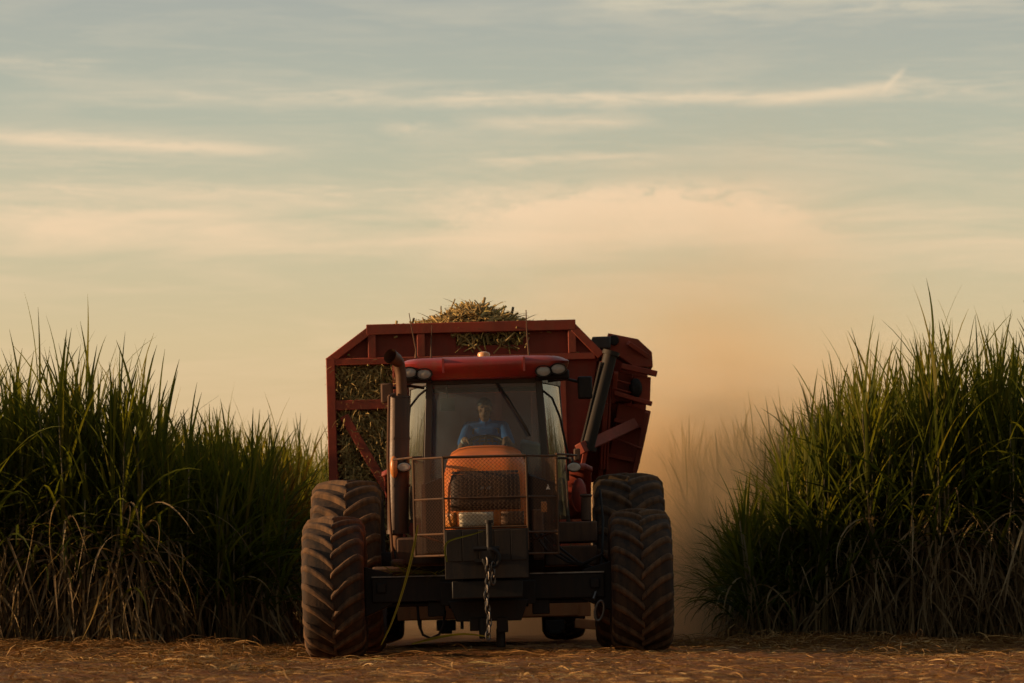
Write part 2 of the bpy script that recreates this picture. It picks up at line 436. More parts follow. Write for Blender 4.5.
# front-row plants, each one a thing: stalks, foliage, dry leaves
def cane_plant(x, y, H, n, label, group, spread=.16, ndry=12, dry_len=1.0, ngreen=14, lean=None, leanamt=None):
    z0 = float(gz(x, y))
    root = empty('sugarcane_plant', (x, y, z0)); tag(root, label, 'sugarcane plant', group)
    acc = (Acc(), Acc(), Acc())
    px = rng.normal(0, spread, n); py = rng.normal(0, spread * .7, n)
    zz = gz(x + px, y + py) - z0
    Hs = H * rng.normal(1, .05, n)
    ld = None if lean is None else np.full(n, lean) + rng.normal(0, .5, n)
    lm = None if leanamt is None else np.abs(rng.normal(leanamt, leanamt * .4, n))
    cane_geo(px, py, zz, Hs, 8, ngreen, ndry, ld, lm, acc, dry_len, out_az=PI if ndry > 8 else None)
    for a, nm, mt in zip(acc, ('stalks', 'foliage', 'dry_leaves'), ('stalk', 'leaf', 'dry')):
        if a.V: a.build(nm, [mt]).parent = root
    return root
GL, GR = 'sugarcane plants along the front of the left field', 'sugarcane plants along the front of the right field'
LL = 'green sugarcane plant with pale dry leaves at its foot, front row left of the tractor'
LR = 'green sugarcane plant with pale dry leaves at its foot, front row right of the tractor'
for x, y, H, n, nd, dl, lab in (
    (-6.6, 41.0, 3.5, 5, 12, 1.2, LL), (-6.15, 40.8, 3.55, 5, 14, 1.3, LL),
    (-5.75, 41.0, 3.5, 6, 16, 1.3, LL),
    (-5.25, 40.9, 3.80, 6, 12, 1.2, 'tallest spiky green sugarcane plant, its long blades topping the left field'),
    (-4.9, 41.0, 3.55, 5, 16, 1.3, LL),
    (-4.45, 40.8, 3.55, 6, 18, 1.3, 'sugarcane plant with a skirt of arching dry leaves where the left field steps down'),
    (-4.05, 41.1, 3.0, 5, 9, 1.0, LL), (-3.7, 41.2, 2.95, 5, 5, .9, LL), (-3.35, 41.3, 2.9, 5, 4, .8, LL), (-3.05, 41.7, 2.9, 5, 4, .8, LL)):
    cane_plant(x, y, H - (.22 if x < 0 else .05), n + 4, lab, GL, ndry=nd, dry_len=dl)
for x, y, H, n, nd, dl, lab, ln, la in (
    (3.05, 41.3, 2.3, 3, 3, .8, 'short leafy sugarcane plant leaning out over the dusty track beside the right tyre', R(-85), .20),
    (3.3, 41.1, 2.35, 5, 3, .8, LR, R(-80), .10), (3.55, 41.0, 2.95, 6, 4, .8, LR, None, None), (3.8, 41.0, 3.3, 5, 7, 1., LR, None, None),
    (4.15, 40.9, 3.4, 5, 9, 1.1, LR, None, None), (4.5, 41.0, 3.5, 5, 14, 1.2, LR, None, None),
    (4.85, 40.8, 3.6, 5, 18, 1.3, 'sugarcane plant with the thickest bundle of pale dry stalks and leaves, right field', None, None),
    (5.15, 41.0, 3.72, 6, 14, 1.2, 'tallest sugarcane plant of the right field, spiky blades standing against the sky', None, None),
    (5.55, 40.9, 3.65, 5, 16, 1.3, LR, None, None), (5.95, 41.0, 3.7, 5, 16, 1.3, LR, None, None), (6.4, 40.8, 3.7, 5, 16, 1.3, LR, None, None)):
    cane_plant(x, y, H - (.22 if x < 0 else .05), n + 4, lab, GR, ndry=nd, dry_len=dl, lean=ln, leanamt=la)

# ------------------------------------------------------------------ straw on the headland
def straw():
    A = Acc()
    def strips(n, x, y, lift, L, W, elsd, tint):
        b = np.stack([x, y, gz(x, y) + lift], -1)
        az = rng.uniform(0, 2 * PI, n)
        el = np.abs(rng.normal(0, elsd, n)); dp = el * 2 + rng.normal(0, .15, n)
        A.add(blades(b, az, el, L, W, dp, 1., 4, .3, rng.normal(0, .8, n), tint, rng.normal(0, .12, n)))
    n = 50000
    y = 19 + 23.5 * rng.random(n) ** .85; x = rng.uniform(-8.5, 8.5, n)
    patch = .5 + .3 * np.sin(1.7 * x + .6 * y + 1.) * np.sin(.9 * y - .5 * x) + .3 * np.sin(3.1 * x - 1.3 * y) * np.sin(2.3 * y + .7 * x)
    road = .55 * np.exp(-((x + .3) / 2.4) ** 2) * sstep(33, 36, y)
    keep = rng.random(n) < 0.36 + .8 * np.clip(patch - road, 0, 1) ** 1.2
    x, y = x[keep], y[keep]; n = len(x)
    long_ = rng.random(n) < .10
    L = np.where(long_, rng.uniform(.25, .6, n), rng.gamma(2.2, .045, n) + .03); W = np.where(long_, rng.uniform(.006, .020, n), rng.uniform(.004, .019, n))
    strips(n, x, y, rng.uniform(0, .025, n), L, W, .20, np.clip(rng.beta(1.8, 1.9, n), 0, 1))
    n = 15000                                                 # thicker litter banked up against the fields
    sd = rng.random(n) < .5
    x = np.where(sd, rng.uniform(-8.6, -2.2, n), rng.uniform(2.0, 8.6, n)); y = 40.1 + rng.normal(0, .75, n)
    strips(n, x, y, rng.uniform(0, .09, n) * (.4 + .6 * np.sin(3.1 * x) ** 2), rng.gamma(2.5, .07, n) + .05, rng.uniform(.005, .020, n), .42, np.clip(rng.beta(1.4, 3., n), 0, 1))
    n = 6000                                                  # raked heaps of leaf trash
    k = rng.integers(0, 9, n); hx = np.array([-5.6, -4.6, -3.4, -6.8, 4.2, 5.6, 6.9, 3.0, -2.7])[k]; hy = np.array([31, 34.5, 38.5, 37, 36, 33, 38.6, 39.4, 29.])[k]
    x = hx + rng.normal(0, .42, n); y = hy + rng.normal(0, .5, n); q = np.exp(-((x - hx) / .5) ** 2 - ((y - hy) / .6) ** 2)
    strips(n, x, y, rng.random(n) * .17 * q, rng.gamma(2.5, .07, n) + .05, rng.uniform(.005, .022, n), .4, np.clip(rng.beta(1.6, 2.0, n), 0, 1))
    n = 2600                                                  # between the wheels
    x = rng.uniform(-2.6, 2.3, n); y = rng.uniform(34.5, 46, n)
    strips(n, x, y, rng.uniform(0, .02, n), rng.gamma(2.2, .05, n) + .04, rng.uniform(.004, .014, n), .3, np.clip(rng.beta(1.6, 2.4, n), 0, 1))
    o = A.build('straw_litter', ['straw'])
    tag(o, 'brown and pale dry straw and leaf litter strewn over the red headland', 'straw', kind='stuff')
straw()

# ------------------------------------------------------------------ tractor
X0, Z0, ROLL = -.232, .0, R(-1.4)
tractor = empty('tractor', (X0, 37.0, Z0), (0, ROLL, 0))
tag(tractor, 'red tractor with a mesh front guard, coming head-on along the dusty track', 'tractor')
def T(px, py, d):
    p = at(px, py, 37.0 + d); x, z = p.x - X0, p.z - Z0
    return Vector((x * math.cos(ROLL) - z * math.sin(ROLL), d, x * math.sin(ROLL) + z * math.cos(ROLL)))

def make_wheel(name_parent, Rr, W, rim_r, nl, lugh, dth, loc, hw):
    t = MB()
    c = Rr - lugh
    prof = [(-W * .40, rim_r), (-W * .47, rim_r + .05), (-W * .515, rim_r + (c - rim_r) * .45), (-W * .505, rim_r + (c - rim_r) * .72), (-W * .47, c - .035), (-W * .40, c - .012), (-W * .2, c), (0, c + .004)]
    prof = prof + [(-a, r) for a, r in prof[-2::-1]]
    t.lathe(prof, 64, 0)
    n = 7
    for sgn in (-1, 1):
        for k in range(nl):
            ph = 2 * PI * (k + (.5 if sgn > 0 else 0)) / nl
            vs = []
            for i in range(n + 1):
                u = i / n
                a = sgn * (W * .515 * (1 - u) - .015 * u)
                if i == 0: jr, jh = rnd.uniform(-.008, .003), rnd.uniform(.88, 1.1)
                th = ph + dth * (1 - u ** 1.5) + rnd.uniform(-.006, .006)
                e = abs(a) / (W * .5)
                rt = Rr + jr - .055 * e ** 3 - (.05 if i == 0 else 0)
                rb = c - .05 * e ** 4 - .03 - (.06 if i == 0 else 0)
                h = hw * jh * (1.15 - .25 * u) / Rr
                for r_, q in ((rb, -h * 1.25), (rt, -h * .62), (rt, h * .62), (rb, h * 1.25)):
                    vs.append((a, -r_ * math.cos(th + q), r_ * math.sin(th + q)))
            fs = [(i * 4 + j, i * 4 + j + 1, i * 4 + j + 5, i * 4 + j + 4) for i in range(n) for j in range(3)]
            fs += [(0, 1, 2, 3), (n * 4, n * 4 + 3, n * 4 + 2, n * 4 + 1)]
            t.add(vs, fs, 1)
    w = MB()
    w.lathe([(-W * .42, rim_r), (-W * .43, rim_r + .03), (-W * .36, rim_r + .02), (-W * .30, rim_r - .05), (W * .30, rim_r - .05), (W * .36, rim_r + .02), (W * .43, rim_r + .03), (W * .42, rim_r)], 48)
    w.lathe([(-.06, .02), (-.06, .16), (-.03, .2), (-.02, rim_r - .04), (.02, rim_r - .04), (.03, .2), (.06, .16), (.06, .02)], 48)
    for k in range(10):
        q = 2 * PI * k / 10; w.disc_lathe((-.07, .12 * math.cos(q), .12 * math.sin(q)), (1, 0, 0), [(0, .016), (.14, .016)], 6)
    o = w.build('wheel', 'rim', name_parent); o.location = loc
    t.build('tyre', ['rubber', 'lug'], o, angle=50, bevel=.014)
    return o
RF, RB = .765, 1.01
wf = make_wheel(tractor, RF, .63, .40, 21, .050, .33, (-1.615, 0, RF), .046)
w2 = copy_part(wf, tractor, (1.610, 0, RF)); w2.rotation_euler.x = .11
wr = make_wheel(tractor, RB, .77, .56, 22, .055, .30, (-1.605, 3.05, RB), .054); wr.rotation_euler.x = .07
w4 = copy_part(wr, tractor, (1.60, 3.05, RB)); w4.rotation_euler.x = .19

# chassis, engine block and gearbox
c = MB()
c.box(-.26, .26, -.85, 1.3, .78, 1.32); c.box(-.34, .34, .2, 1.4, .95, 1.5); c.box(-.38, .38, 1.3, 3.4, .55, 1.35)
c.cyl((-1.5, 3.05, RB), (1.5, 3.05, RB), .17, n=20); c.cyl((-.62, 3.05, RB), (.62, 3.05, RB), .30, n=20)
c.box(-.12, .12, 3.4, 4.3, .45, .6)
for s_ in (-1, 1): c.hexa([(s_ * .46, .3, 1.12), (s_ * .70, .3, 1.12), (s_ * .70, 1.38, 1.12), (s_ * .46, 1.38, 1.12), (s_ * .46, .3, 1.92), (s_ * .70, .3, 1.84), (s_ * .70, 1.38, 1.88), (s_ * .46, 1.38, 1.98)])
c.build('chassis', 'black', tractor, .01)
# front axle: beam, knuckles, steering cylinder and tie rod
a = MB()
bl, br = T(371, 581, -.25), T(606, 573, -.25)
zt = .86
a.hexa([(-1.22, -.28, .60), (1.22, -.28, .60), (1.22, .05, .60), (-1.22, .05, .60), (-1.22, -.28, zt), (1.22, -.28, zt), (1.22, .05, zt), (-1.22, .05, zt)])
a.box(-.5, .5, -.34, -.283, .55, .80)
a.hexa([(-1.30, -.22, .45), (-1.0, -.22, .58), (-1.0, .2, .58), (-1.30, .2, .45), (-1.30, -.22, .98), (-1.0, -.22, .90), (-1.0, .2, .90), (-1.30, .2, .98)])
a.hexa([(1.0, -.22, .58), (1.30, -.22, .45), (1.30, .2, .45), (1.0, .2, .58), (1.0, -.22, .90), (1.30, -.22, .98), (1.30, .2, .98), (1.0, .2, .90)])
a.cyl((-1.34, 0, RF), (-1.6, 0, RF), .16, n=18); a.cyl((1.34, 0, RF), (1.6, 0, RF), .16, n=18)
a.cyl((-1.05, -.16, .57), (1.05, -.16, .57), .022, n=10); a.cyl((-.42, -.16, .57), (.42, -.16, .57), .05, n=14)
for s_ in (-1, 1):
    a.box(s_ * .55 - .09, s_ * .55 + .09, -.2, .1, .44, .598)
    a.box(s_ * 1.12 - .05, s_ * 1.12 + .05, -.32, -.283, .70, .80)
a.build('front_axle', 'black', tractor, .01)
b_ = MB(); b_.hexa([(-.34, -.45, .38), (.34, -.45, .38), (.30, .3, .38), (-.30, .3, .38), (-.42, -.45, .598), (.42, -.45, .598), (.34, .3, .598), (-.34, .3, .598)])
b_.cyl((-.05, -.47, .42), (-.05, -.47, .20), .055, n=12); b_.box(-.20, -.1, -.47, -.1, .28, .42); b_.box(.08, .2, -.47, -.1, .26, .42); b_.cyl((.12, -.3, .3), (.12, -.3, .1), .05, n=10)
b_.box(-.36, .36, -1.38, -.46, .62, .80)
b_.build('axle_pivot', 'black', tractor, .01)
# a bright worn edge strip along the top of the axle
for s_ in (-1, 1): e = MB(); e.bar((s_ * .44, -.29, .868), (s_ * 1.22, -.29, .868), .014, .03, (0, 1, 0)); e.build('axle_edge', 'steel', tractor)
# weight block
w = MB()
w.box(-.425, .425, -1.42, -.80, .82, 1.325)
for k in range(-2, 3): w.box(k * .165 - .080, k * .165 + .080, -1.432, -1.423, 1.0, 1.31)
w.build('weight_block', 'weight', tractor, .012)
# tow hook on the weight block
h = MB()
h.cyl((.03, -1.50, 1.10), (.03, -1.50, 1.38), .030, n=14); h.cyl((.03, -1.50, 1.38), (.03, -1.50, 1.41), .045, n=14)
h.box(-.05, .05, -1.56, -1.44, 1.02, 1.10); h.box(-.12, .12, -1.53, -1.446, .985, 1.02); h.cyl((-.13, -1.50, 1.12), (.13, -1.50, 1.12), .026, n=10)
h.ring_tube([(.05 + .075 * math.cos(t), -1.53, 1.02 + .09 * math.sin(t)) for t in np.linspace(R(120), R(-190), 14)], .026, 10)
h.build('tow_hook', 'black', tractor)

# hood: a stack of rounded plan outlines, narrowing to the crown
def hood_ring(hw, front, rear, cr, n=7):
    pts = [(-hw, rear)]
    for i in range(n + 1):
        q = i / n * PI / 2; pts.append((-hw + cr - cr * math.cos(q), front + cr - cr * math.sin(q)))
    for i in range(1, 6): pts.append((-hw + cr + (2 * hw - 2 * cr) * i / 6, front))
    for i in range(n + 1):
        q = i / n * PI / 2; pts.append((hw - cr + cr * math.sin(q), front + cr - cr * math.cos(q)))
    pts.append((hw, rear)); return pts
hd = MB()
levels = [(1.30, .415, -.98, .20), (1.38, .428, -1.04, .20), (1.47, .430, -1.06, .20), (1.60, .430, -1.07, .20), (1.78, .428, -1.06, .20), (1.90, .420, -1.02, .20), (1.98, .400, -.96, .20), (2.045, .355, -.86, .18), (2.085, .28, -.72, .15), (2.105, .18, -.5, .1), (2.11, .06, -.2, .03)]
rings = []
for z, hw_, fr, cr in levels:
    ring = []
    for x, y in hood_ring(hw_, fr, 1.42, cr):
        k = (y + 1.0) / 2.4
        ring.append((x * (1 + .05 * max(k, 0)), y, z + (.19 * max(k, 0)) * sstep(1.5, 2.1, z)))
    rings.append(ring)
n = len(rings[0]); vs = [p for r_ in rings for p in r_]
fs = [(i * n + j, i * n + j + 1, (i + 1) * n + j + 1, (i + 1) * n + j) for i in range(len(rings) - 1) for j in range(n - 1)]
fs += [tuple((len(rings) - 1) * n + j for j in range(n))]
hd.add([Vector(v) for v in vs], fs)
hood = hd.build('hood', 'hood_red', tractor, angle=60)
# dark grille wrapped round the nose, with slats; headlights and light bar below
def wrap(z0, z1, off, j0, j1, name, mt, slats=0, th=.02):
    g = MB()
    def ringat(z):
        zs = [l[0] for l in levels]
        hw_ = np.interp(z, zs, [l[1] for l in levels]); fr = np.interp(z, zs, [l[2] for l in levels]); cr = np.interp(z, zs, [l[3] for l in levels])
        return [Vector((x, y, z)) for x, y in hood_ring(hw_ + off, fr - off, 1.42, cr + off)]
    zz = np.linspace(z0, z1, 6); rs = [ringat(z)[j0:j1] for z in zz]; m_ = len(rs[0])
    g.add([p for r_ in rs for p in r_], [(i * m_ + j, i * m_ + j + 1, (i + 1) * m_ + j + 1, (i + 1) * m_ + j) for i in range(5) for j in range(m_ - 1)])
    for k in range(slats):
        z = z0 + (z1 - z0) * (k + .5) / slats
        g.ring_tube([p + Vector((0, -.008, 0)) for p in ringat(z)[j0:j1]], .0035, 6)
    o = g.build(name, mt, hood, angle=60)
    s_ = o.modifiers.new('thick', 'SOLIDIFY'); s_.thickness = th; s_.offset = -1
    return o
NR = len(hood_ring(.4, 0, 1, .2))
wrap(1.525, 1.93, .008, 5, NR - 5, 'grille', 'grille', 0)
wrap(1.35, 1.505, .010, 7, 13, 'headlight', 'headlamp')
wrap(1.35, 1.505, .009, 2, 7, 'light_bar_end', 'amber')  # left end of the bar: sunlit orange painted in as amber
wrap(1.35, 1.505, .009, 13, 19, 'light_bar_end', 'brown_box')  # right end of the bar: shade painted in as brown
em = MB()
for dx, s_ in ((-.035, .012), (.035, -.012)):
    em.hexa([(dx - .028, -1.102, 1.735), (dx + .014, -1.102, 1.735), (dx + .014, -1.09, 1.735), (dx - .028, -1.09, 1.735), (dx - .006, -1.102, 1.765), (dx + .028, -1.102, 1.765), (dx + .028, -1.09, 1.765), (dx - .006, -1.09, 1.765)])
em.build('emblem', 'steel', hood)

# mesh guard in front of the hood
gu = MB()
gy, gys = -1.30, -1.02
GX, GO = .425, .735
def gbar(p, q, r_=.011): gu.cyl(p, q, r_, n=8)
for z in (2.065, 1.645, 1.345): gbar((-GX, gy, z), (GX, gy, z), .014 if z > 2 else .010)
for s_ in (-1, 1):
    gbar((s_ * GX, gy, 1.10), (s_ * GX, gy, 2.065)); gbar((s_ * GO, gys, 1.06), (s_ * GO, gys, 2.065), .014)
    for z in (2.065, 1.645, 1.285, 1.065): gbar((s_ * GX, gy, z), (s_ * GO, gys, z), .011)
    gbar((s_ * GO, gys, 2.065), (s_ * (GO - .02), gys + .9, 2.065), .012); gbar((s_ * GO, gys, 1.3), (s_ * (GO - .3), gys + .9, 1.2), .012)
gbar((-GO, gys, 2.085), (-GO - .22, gys + .5, 2.085)); gbar((GO, gys, 2.085), (GO + .22, gys + .5, 2.085))
guard = gu.build('front_guard', 'guard', tractor)
gm = MB()
def expanded(p0, ux, L, z0, z1, nrm, cw=.041, ch=.072, t=.0023):
    """expanded-metal diamonds: crossing zigzag strands in one panel"""
    ux = Vector(ux).normalized(); nn = Vector(nrm).normalized(); p0 = Vector(p0)
    nx = int(L / cw); cw = L / nx; nz = int((z1 - z0) / ch); ch = (z1 - z0) / nz
    dp = .001
    for i in range(nx):
        for sgn in (0, 1):
            pts = [p0 + ux * (cw * (i + ((k + sgn) % 2))) + Vector((0, 0, z0 + ch / 2 * k)) for k in range(2 * nz + 1)]
            vs = []
            for p in pts: vs += [p - ux * t + nn * dp, p + ux * t + nn * dp]
            gm.add(vs, [(2 * k, 2 * k + 1, 2 * k + 3, 2 * k + 2) for k in range(2 * nz)])
expanded((-GX, gy, 0), (1, 0, 0), 2 * GX, 1.35, 2.06, (0, -1, 0))
gmc = gm.build('guard_mesh', 'guard_mesh', guard); gmc.modifiers.new('thick', 'SOLIDIFY').thickness = .003; gm = MB()
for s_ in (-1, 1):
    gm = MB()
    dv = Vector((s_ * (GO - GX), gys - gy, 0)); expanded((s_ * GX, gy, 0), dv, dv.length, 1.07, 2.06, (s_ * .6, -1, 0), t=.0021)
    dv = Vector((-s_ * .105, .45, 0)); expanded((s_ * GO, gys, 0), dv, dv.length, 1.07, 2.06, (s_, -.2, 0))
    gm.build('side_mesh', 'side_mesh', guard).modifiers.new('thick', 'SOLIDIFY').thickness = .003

# cab
cabc = MB()                                      # floor, lower panels and rear wall under the glass
cabc.box(-.72, .72, 1.42, 2.95, 1.28, 1.50)
cabc.hexa([(-.66, 1.42, 1.5), (.66, 1.42, 1.5), (.66, 1.47, 1.5), (-.66, 1.47, 1.5), (-.68, 1.44, 2.0), (.68, 1.44, 2.0), (.68, 1.49, 2.0), (-.68, 1.49, 2.0)])
cabc.box(-.86, .86, 2.90, 2.95, 1.5, 1.95)
cab = cabc.build('cab', 'pillar', tractor, .01)
pl = MB()
PT, PBm = (.60, 1.42, 2.98), (.675, 1.42, 1.5)   # front pillars
for s_ in (-1, 1):
    pl.bar((s_ * PBm[0], 1.44, 1.5), (s_ * PT[0], 1.40, 3.0), .075, .09)
    pl.bar((s_ * .90, 2.25, 1.45), (s_ * .82, 2.22, 3.0), .045, .07)
    pl.bar((s_ * .86, 2.92, 1.5), (s_ * .78, 2.86, 3.0), .08, .08)
pl.bar((-.60, 1.40, 3.0), (.60, 1.40, 3.0), .06, .07); pl.bar((-.78, 2.86, 3.0), (.78, 2.86, 3.0), .06, .07)
for s_ in (-1, 1): pl.bar((s_ * .60, 1.40, 3.0), (s_ * .82, 2.22, 3.0), .06, .06, (0, 0, 1)); pl.bar((s_ * .82, 2.22, 3.0), (s_ * .78, 2.86, 3.0), .06, .06, (0, 0, 1))
pl.build('cab_pillar', 'pillar', cab, .006)
ws = MB(); N_ = 12
vs = []
for i in range(N_ + 1):
    u = i / N_ * 2 - 1; bow = -.07 * (1 - u * u)
    vs += [(u * .632, 1.40 + bow, 1.95), (u * .565, 1.37 + bow, 2.965)]
ws.add(vs, [(2 * i, 2 * i + 2, 2 * i + 3, 2 * i + 1) for i in range(N_)])
ws.build('windshield', 'windshield', cab)
for s_ in (-1, 1):
    g = MB()
    vs = []
    for i in range(9):
        u = i / 8
        xb = .712 + (.905 - .712) * (1 - (1 - u) ** 1.5); xt = .640 + (.83 - .640) * (1 - (1 - u) ** 1.5)
        vs += [(s_ * xb, 1.46 + u * .74, 1.52), (s_ * (xb * .6 + xt * .4 + .012), 1.46 + u * .74, 2.15), (s_ * xt, 1.44 + u * .74, 2.96)]
    g.add(vs, [(3 * i + k, 3 * i + 3 + k, 3 * i + 4 + k, 3 * i + 1 + k) for i in range(8) for k in (0, 1)])
    g.build('side_window', 'side_glass', cab)
    g = MB(); g.add([(s_ * .90, 2.29, 1.5), (s_ * .855, 2.88, 1.55), (s_ * .78, 2.84, 2.96), (s_ * .825, 2.26, 2.96)], [(0, 1, 2, 3)]); g.build('side_window', 'side_glass', cab)
g = MB(); g.add([(-.82, 2.915, 1.96), (.82, 2.915, 1.96), (.745, 2.87, 2.96), (-.745, 2.87, 2.96)], [(0, 1, 2, 3)]); g.build('rear_window', 'windshield', cab)
# roof: thick rounded slab, thinner at the corners over the lamps
rf = MB()
def roof_ring(hw, y0, y1, z, cr, droop=0):
    out = []
    for cx, cy, q0 in ((-hw + cr, y0 + cr, 180), (hw - cr, y0 + cr, 270), (hw - cr, y1 - cr, 0), (-hw + cr, y1 - cr, 90)):
        for i in range(7):
            q = R(q0 + 15 * i); x, y = cx + cr * math.cos(q), cy + cr * math.sin(q)
            out.append((x, y, z + droop * max(0, abs(x) - .52) / .4))
    return out
rr = [roof_ring(.60, 1.16, 2.98, 3.02, .10), roof_ring(.66, 1.10, 3.0, 3.03, .14, .12), roof_ring(.90, 1.06, 3.05, 3.10, .20, .075), roof_ring(.935, 1.05, 3.07, 3.18, .22, .01), roof_ring(.92, 1.07, 3.05, 3.225, .22, -.02), roof_ring(.84, 1.14, 2.98, 3.255, .2, -.015), roof_ring(.6, 1.35, 2.8, 3.27, .2)]
n = len(rr[0])
rf.add([p for r_ in rr for p in r_], [(i * n + j, i * n + (j + 1) % n, (i + 1) * n + (j + 1) % n, (i + 1) * n + j) for i in range(len(rr) - 1) for j in range(n)] + [tuple(range(n))[::-1], tuple(range((len(rr) - 1) * n, len(rr) * n))])
for s_ in (-1, 1): rf.box(s_ * .44 - .012, s_ * .44 + .012, 1.035, 1.2, 3.08, 3.235)
rf.build('roof', 'roof_red', cab, angle=50)
for s_ in (-1, 1): hs = MB(); hs.box(s_ * .75 - .18, s_ * .75 + .18, 1.16, 1.36, 2.99, 3.095); hs.build('lamp_housing', 'black', cab, .02)
for s_ in (-1, 1):
    for dx, zz in ((.65, 3.075), (.81, 3.095)):
        lm = MB(); lm.disc_lathe((s_ * dx, 1.07, zz), (0, 1, 0), [(-.004, .070), (0, .076), (.05, .076), (.10, .06)], 20); lm.disc_lathe((s_ * dx, 1.07, zz), (0, 1, 0), [(.004, .078), (-.014, .080), (-.014, .094), (.06, .094), (.11, .06)], 20, 1)
        o = lm.build('work_light', ['lamp', 'black'], cab); o.scale = (1, 1, 1)
        me = o.data
        for v in me.vertices: v.co.z = zz + (v.co.z - zz) * .68
bc = MB(); bc.disc_lathe((0, 1.75, 3.265), (0, 0, 1), [(0, .075), (.02, .078), (.022, .066), (.055, .070), (.075, .060), (.085, .03)], 20); bc.build('beacon', 'beacon', cab)
wp = MB(); wp.ring_tube([T(497, 383, 1.20), T(510, 402, 1.21), T(528, 430, 1.24)], [.016, .012, .009], 8); wp.bar(T(507, 396, 1.25), T(530, 436, 1.28), .02, .03); wp.build('wiper', 'black', cab)
# seat, console, wheel, roof liner
st = MB()
st.box(-.27, .27, 1.98, 2.50, 1.75, 1.88); st.hexa([(-.26, 2.44, 1.86), (.26, 2.44, 1.86), (.26, 2.58, 1.86), (-.26, 2.58, 1.86), (-.22, 2.52, 2.55), (.22, 2.52, 2.55), (.22, 2.64, 2.55), (-.22, 2.64, 2.55)])
st.box(-.2, .2, 2.05, 2.45, 1.5, 1.75); st.build('seat', 'inside', cab, .04)
cn = MB(); cn.hexa([(.36, 1.9, 1.5), (.66, 1.9, 1.5), (.70, 2.5, 1.5), (.36, 2.5, 1.5), (.38, 1.95, 2.35), (.62, 1.95, 2.30), (.64, 2.5, 2.35), (.38, 2.5, 2.42)]); cn.build('console', 'console', cab, .05)
mo = MB(); mo.box(-.50, -.34, 2.0, 2.06, 2.72, 2.86); mo.cyl((-.42, 2.03, 2.86), (-.42, 2.03, 3.0), .012, n=8); mo.build('monitor', 'inside', cab, .01)
SWC = Vector((0, 1.80, 2.32)); swn = Vector((0, -.50, .87)); su = Vector((1, 0, 0)); sv = swn.cross(su)
sw = MB()
sw.ring_tube([SWC + (su * math.cos(t) + sv * math.sin(t)) * .215 for t in np.linspace(0, 2 * PI, 33)], .017, 8, caps=False)
for q in (90, 210, 330): sw.cyl(SWC, SWC + (su * math.cos(R(q)) + sv * math.sin(R(q))) * .21, .012, n=8)
sw.cyl(SWC - swn * .3, SWC, .04, n=12); sw.box(-.16, .16, 1.50, 1.70, 1.5, 2.02); sw.build('steering_wheel', 'black', cab)
# exhaust stack, left of the hood
ex = MB()
p0, p1 = T(399, 398, .75), T(398, 532, .75)
ex.cyl(p1, p0, .118, n=24); ex.cyl(p0, p0 + Vector((0, 0, .02)), .126, n=24); ex.cyl(p1 - Vector((0, 0, .02)), p1 + Vector((0, 0, .02)), .126, n=24)
for py in (440, 487): q = T(399, py, .75); ex.cyl(q, q + Vector((0, 0, .025)), .124, n=24)
exo = ex.build('exhaust_stack', 'muffler', tractor)
ep = MB()
a0 = T(402, 400, .75); a1 = T(401, 375, .75); a2 = T(399, 364, .73); a3 = T(390, 356, .56)
am = T(396.5, 360, .66)
ep.ring_tube([a0, a1, a2, am, a3], [.060, .060, .064, .070, .080], 18, caps=False)
ep.ring_tube([a3, am, a2], [.072, .06, .05], 18, caps=False)
ep.build('exhaust_pipe', 'exhaust', exo); ep = MB()
ep.ring_tube([p1, p1 + Vector((-.01, .02, -.12)), p1 + Vector((.05, .06, -.26)), p1 + Vector((.35, .1, -.32))], .055, 12)
ep.build('exhaust_pipe', 'exhaust', exo)
# tall grab rail beside the stack
gr_ = MB(); gr_.ring_tube([T(389, 396, .62), T(388, 460, .62), T(390, 520, .62), T(393, 560, .62)], .016, 8); gr_.ring_tube([T(389, 396, .62), T(395, 394, .70)], .016, 8); gr_.build('grab_rail', 'exhaust', tractor)
# lamps on stalks, indicators, mirrors
for px, nm in ((404, 'l'), (574, 'r')):
    s_ = -1 if px < 487 else 1
    c0 = T(px, 467, .55)
    lm = MB(); lm.disc_lathe(c0, (0, 1, 0), [(-.01, .055), (0, .07), (.08, .06), (.12, .03)], 20)
    for i, v in enumerate(lm.v): lm.v[i] = (v[0], v[1], c0.z + (v[2] - c0.z) * .66)
    o = lm.build('work_light', 'lamp', tractor)
    k = MB(); k.disc_lathe(c0 + Vector((0, .02, 0)), (0, 1, 0), [(-.02, .076), (.06, .076), (.11, .04)], 20)
    for i, v in enumerate(k.v): k.v[i] = (v[0], v[1], c0.z + (v[2] - c0.z) * .72)
    k.ring_tube([c0 + Vector((0, .06, 0)), c0 + Vector((-s_ * .02, .1, .1)), c0 + Vector((-s_ * .18, .5, .12))], .014, 8)
    k.build('lamp_bracket', 'black', tractor)
ind = MB(); q = T(394, 467, .58); ind.ellipsoid(q, .045, .05, .12); ind.build('side_marker', 'amber', tractor)
ind = MB(); q = T(577, 455, .58); ind.box(q.x - .035, q.x + .035, q.y - .04, q.y + .04, q.z - .06, q.z + .07); ind.build('side_marker', 'brown_box', tractor, .015)
for pa, (mx0, mx1, my0, my1), bx, d, mt in (((424, 388), (381, 393, 383, 403), 410, 1.35, 'brown_box'), ((548, 381), (578, 592, 376, 399), 566, 1.35, 'black')):
    mm = MB(); A = T(mx0, my1, d); B = T(mx1, my0, d); mm.box(A.x, B.x, d, d + .07, A.z, B.z)
    s_ = -1 if mx0 < 487 else 1
    m_ = mm.build('mirror', mt, tractor, .02)
    k = MB(); c0 = (A + B) / 2 + Vector((0, .05, 0)); k.ring_tube([T(pa[0], pa[1], 1.42), T(bx, pa[1] - 2, 1.36), c0 + Vector((0, 0, .05))], .016, 8); k.build('mirror_arm', 'black', m_)
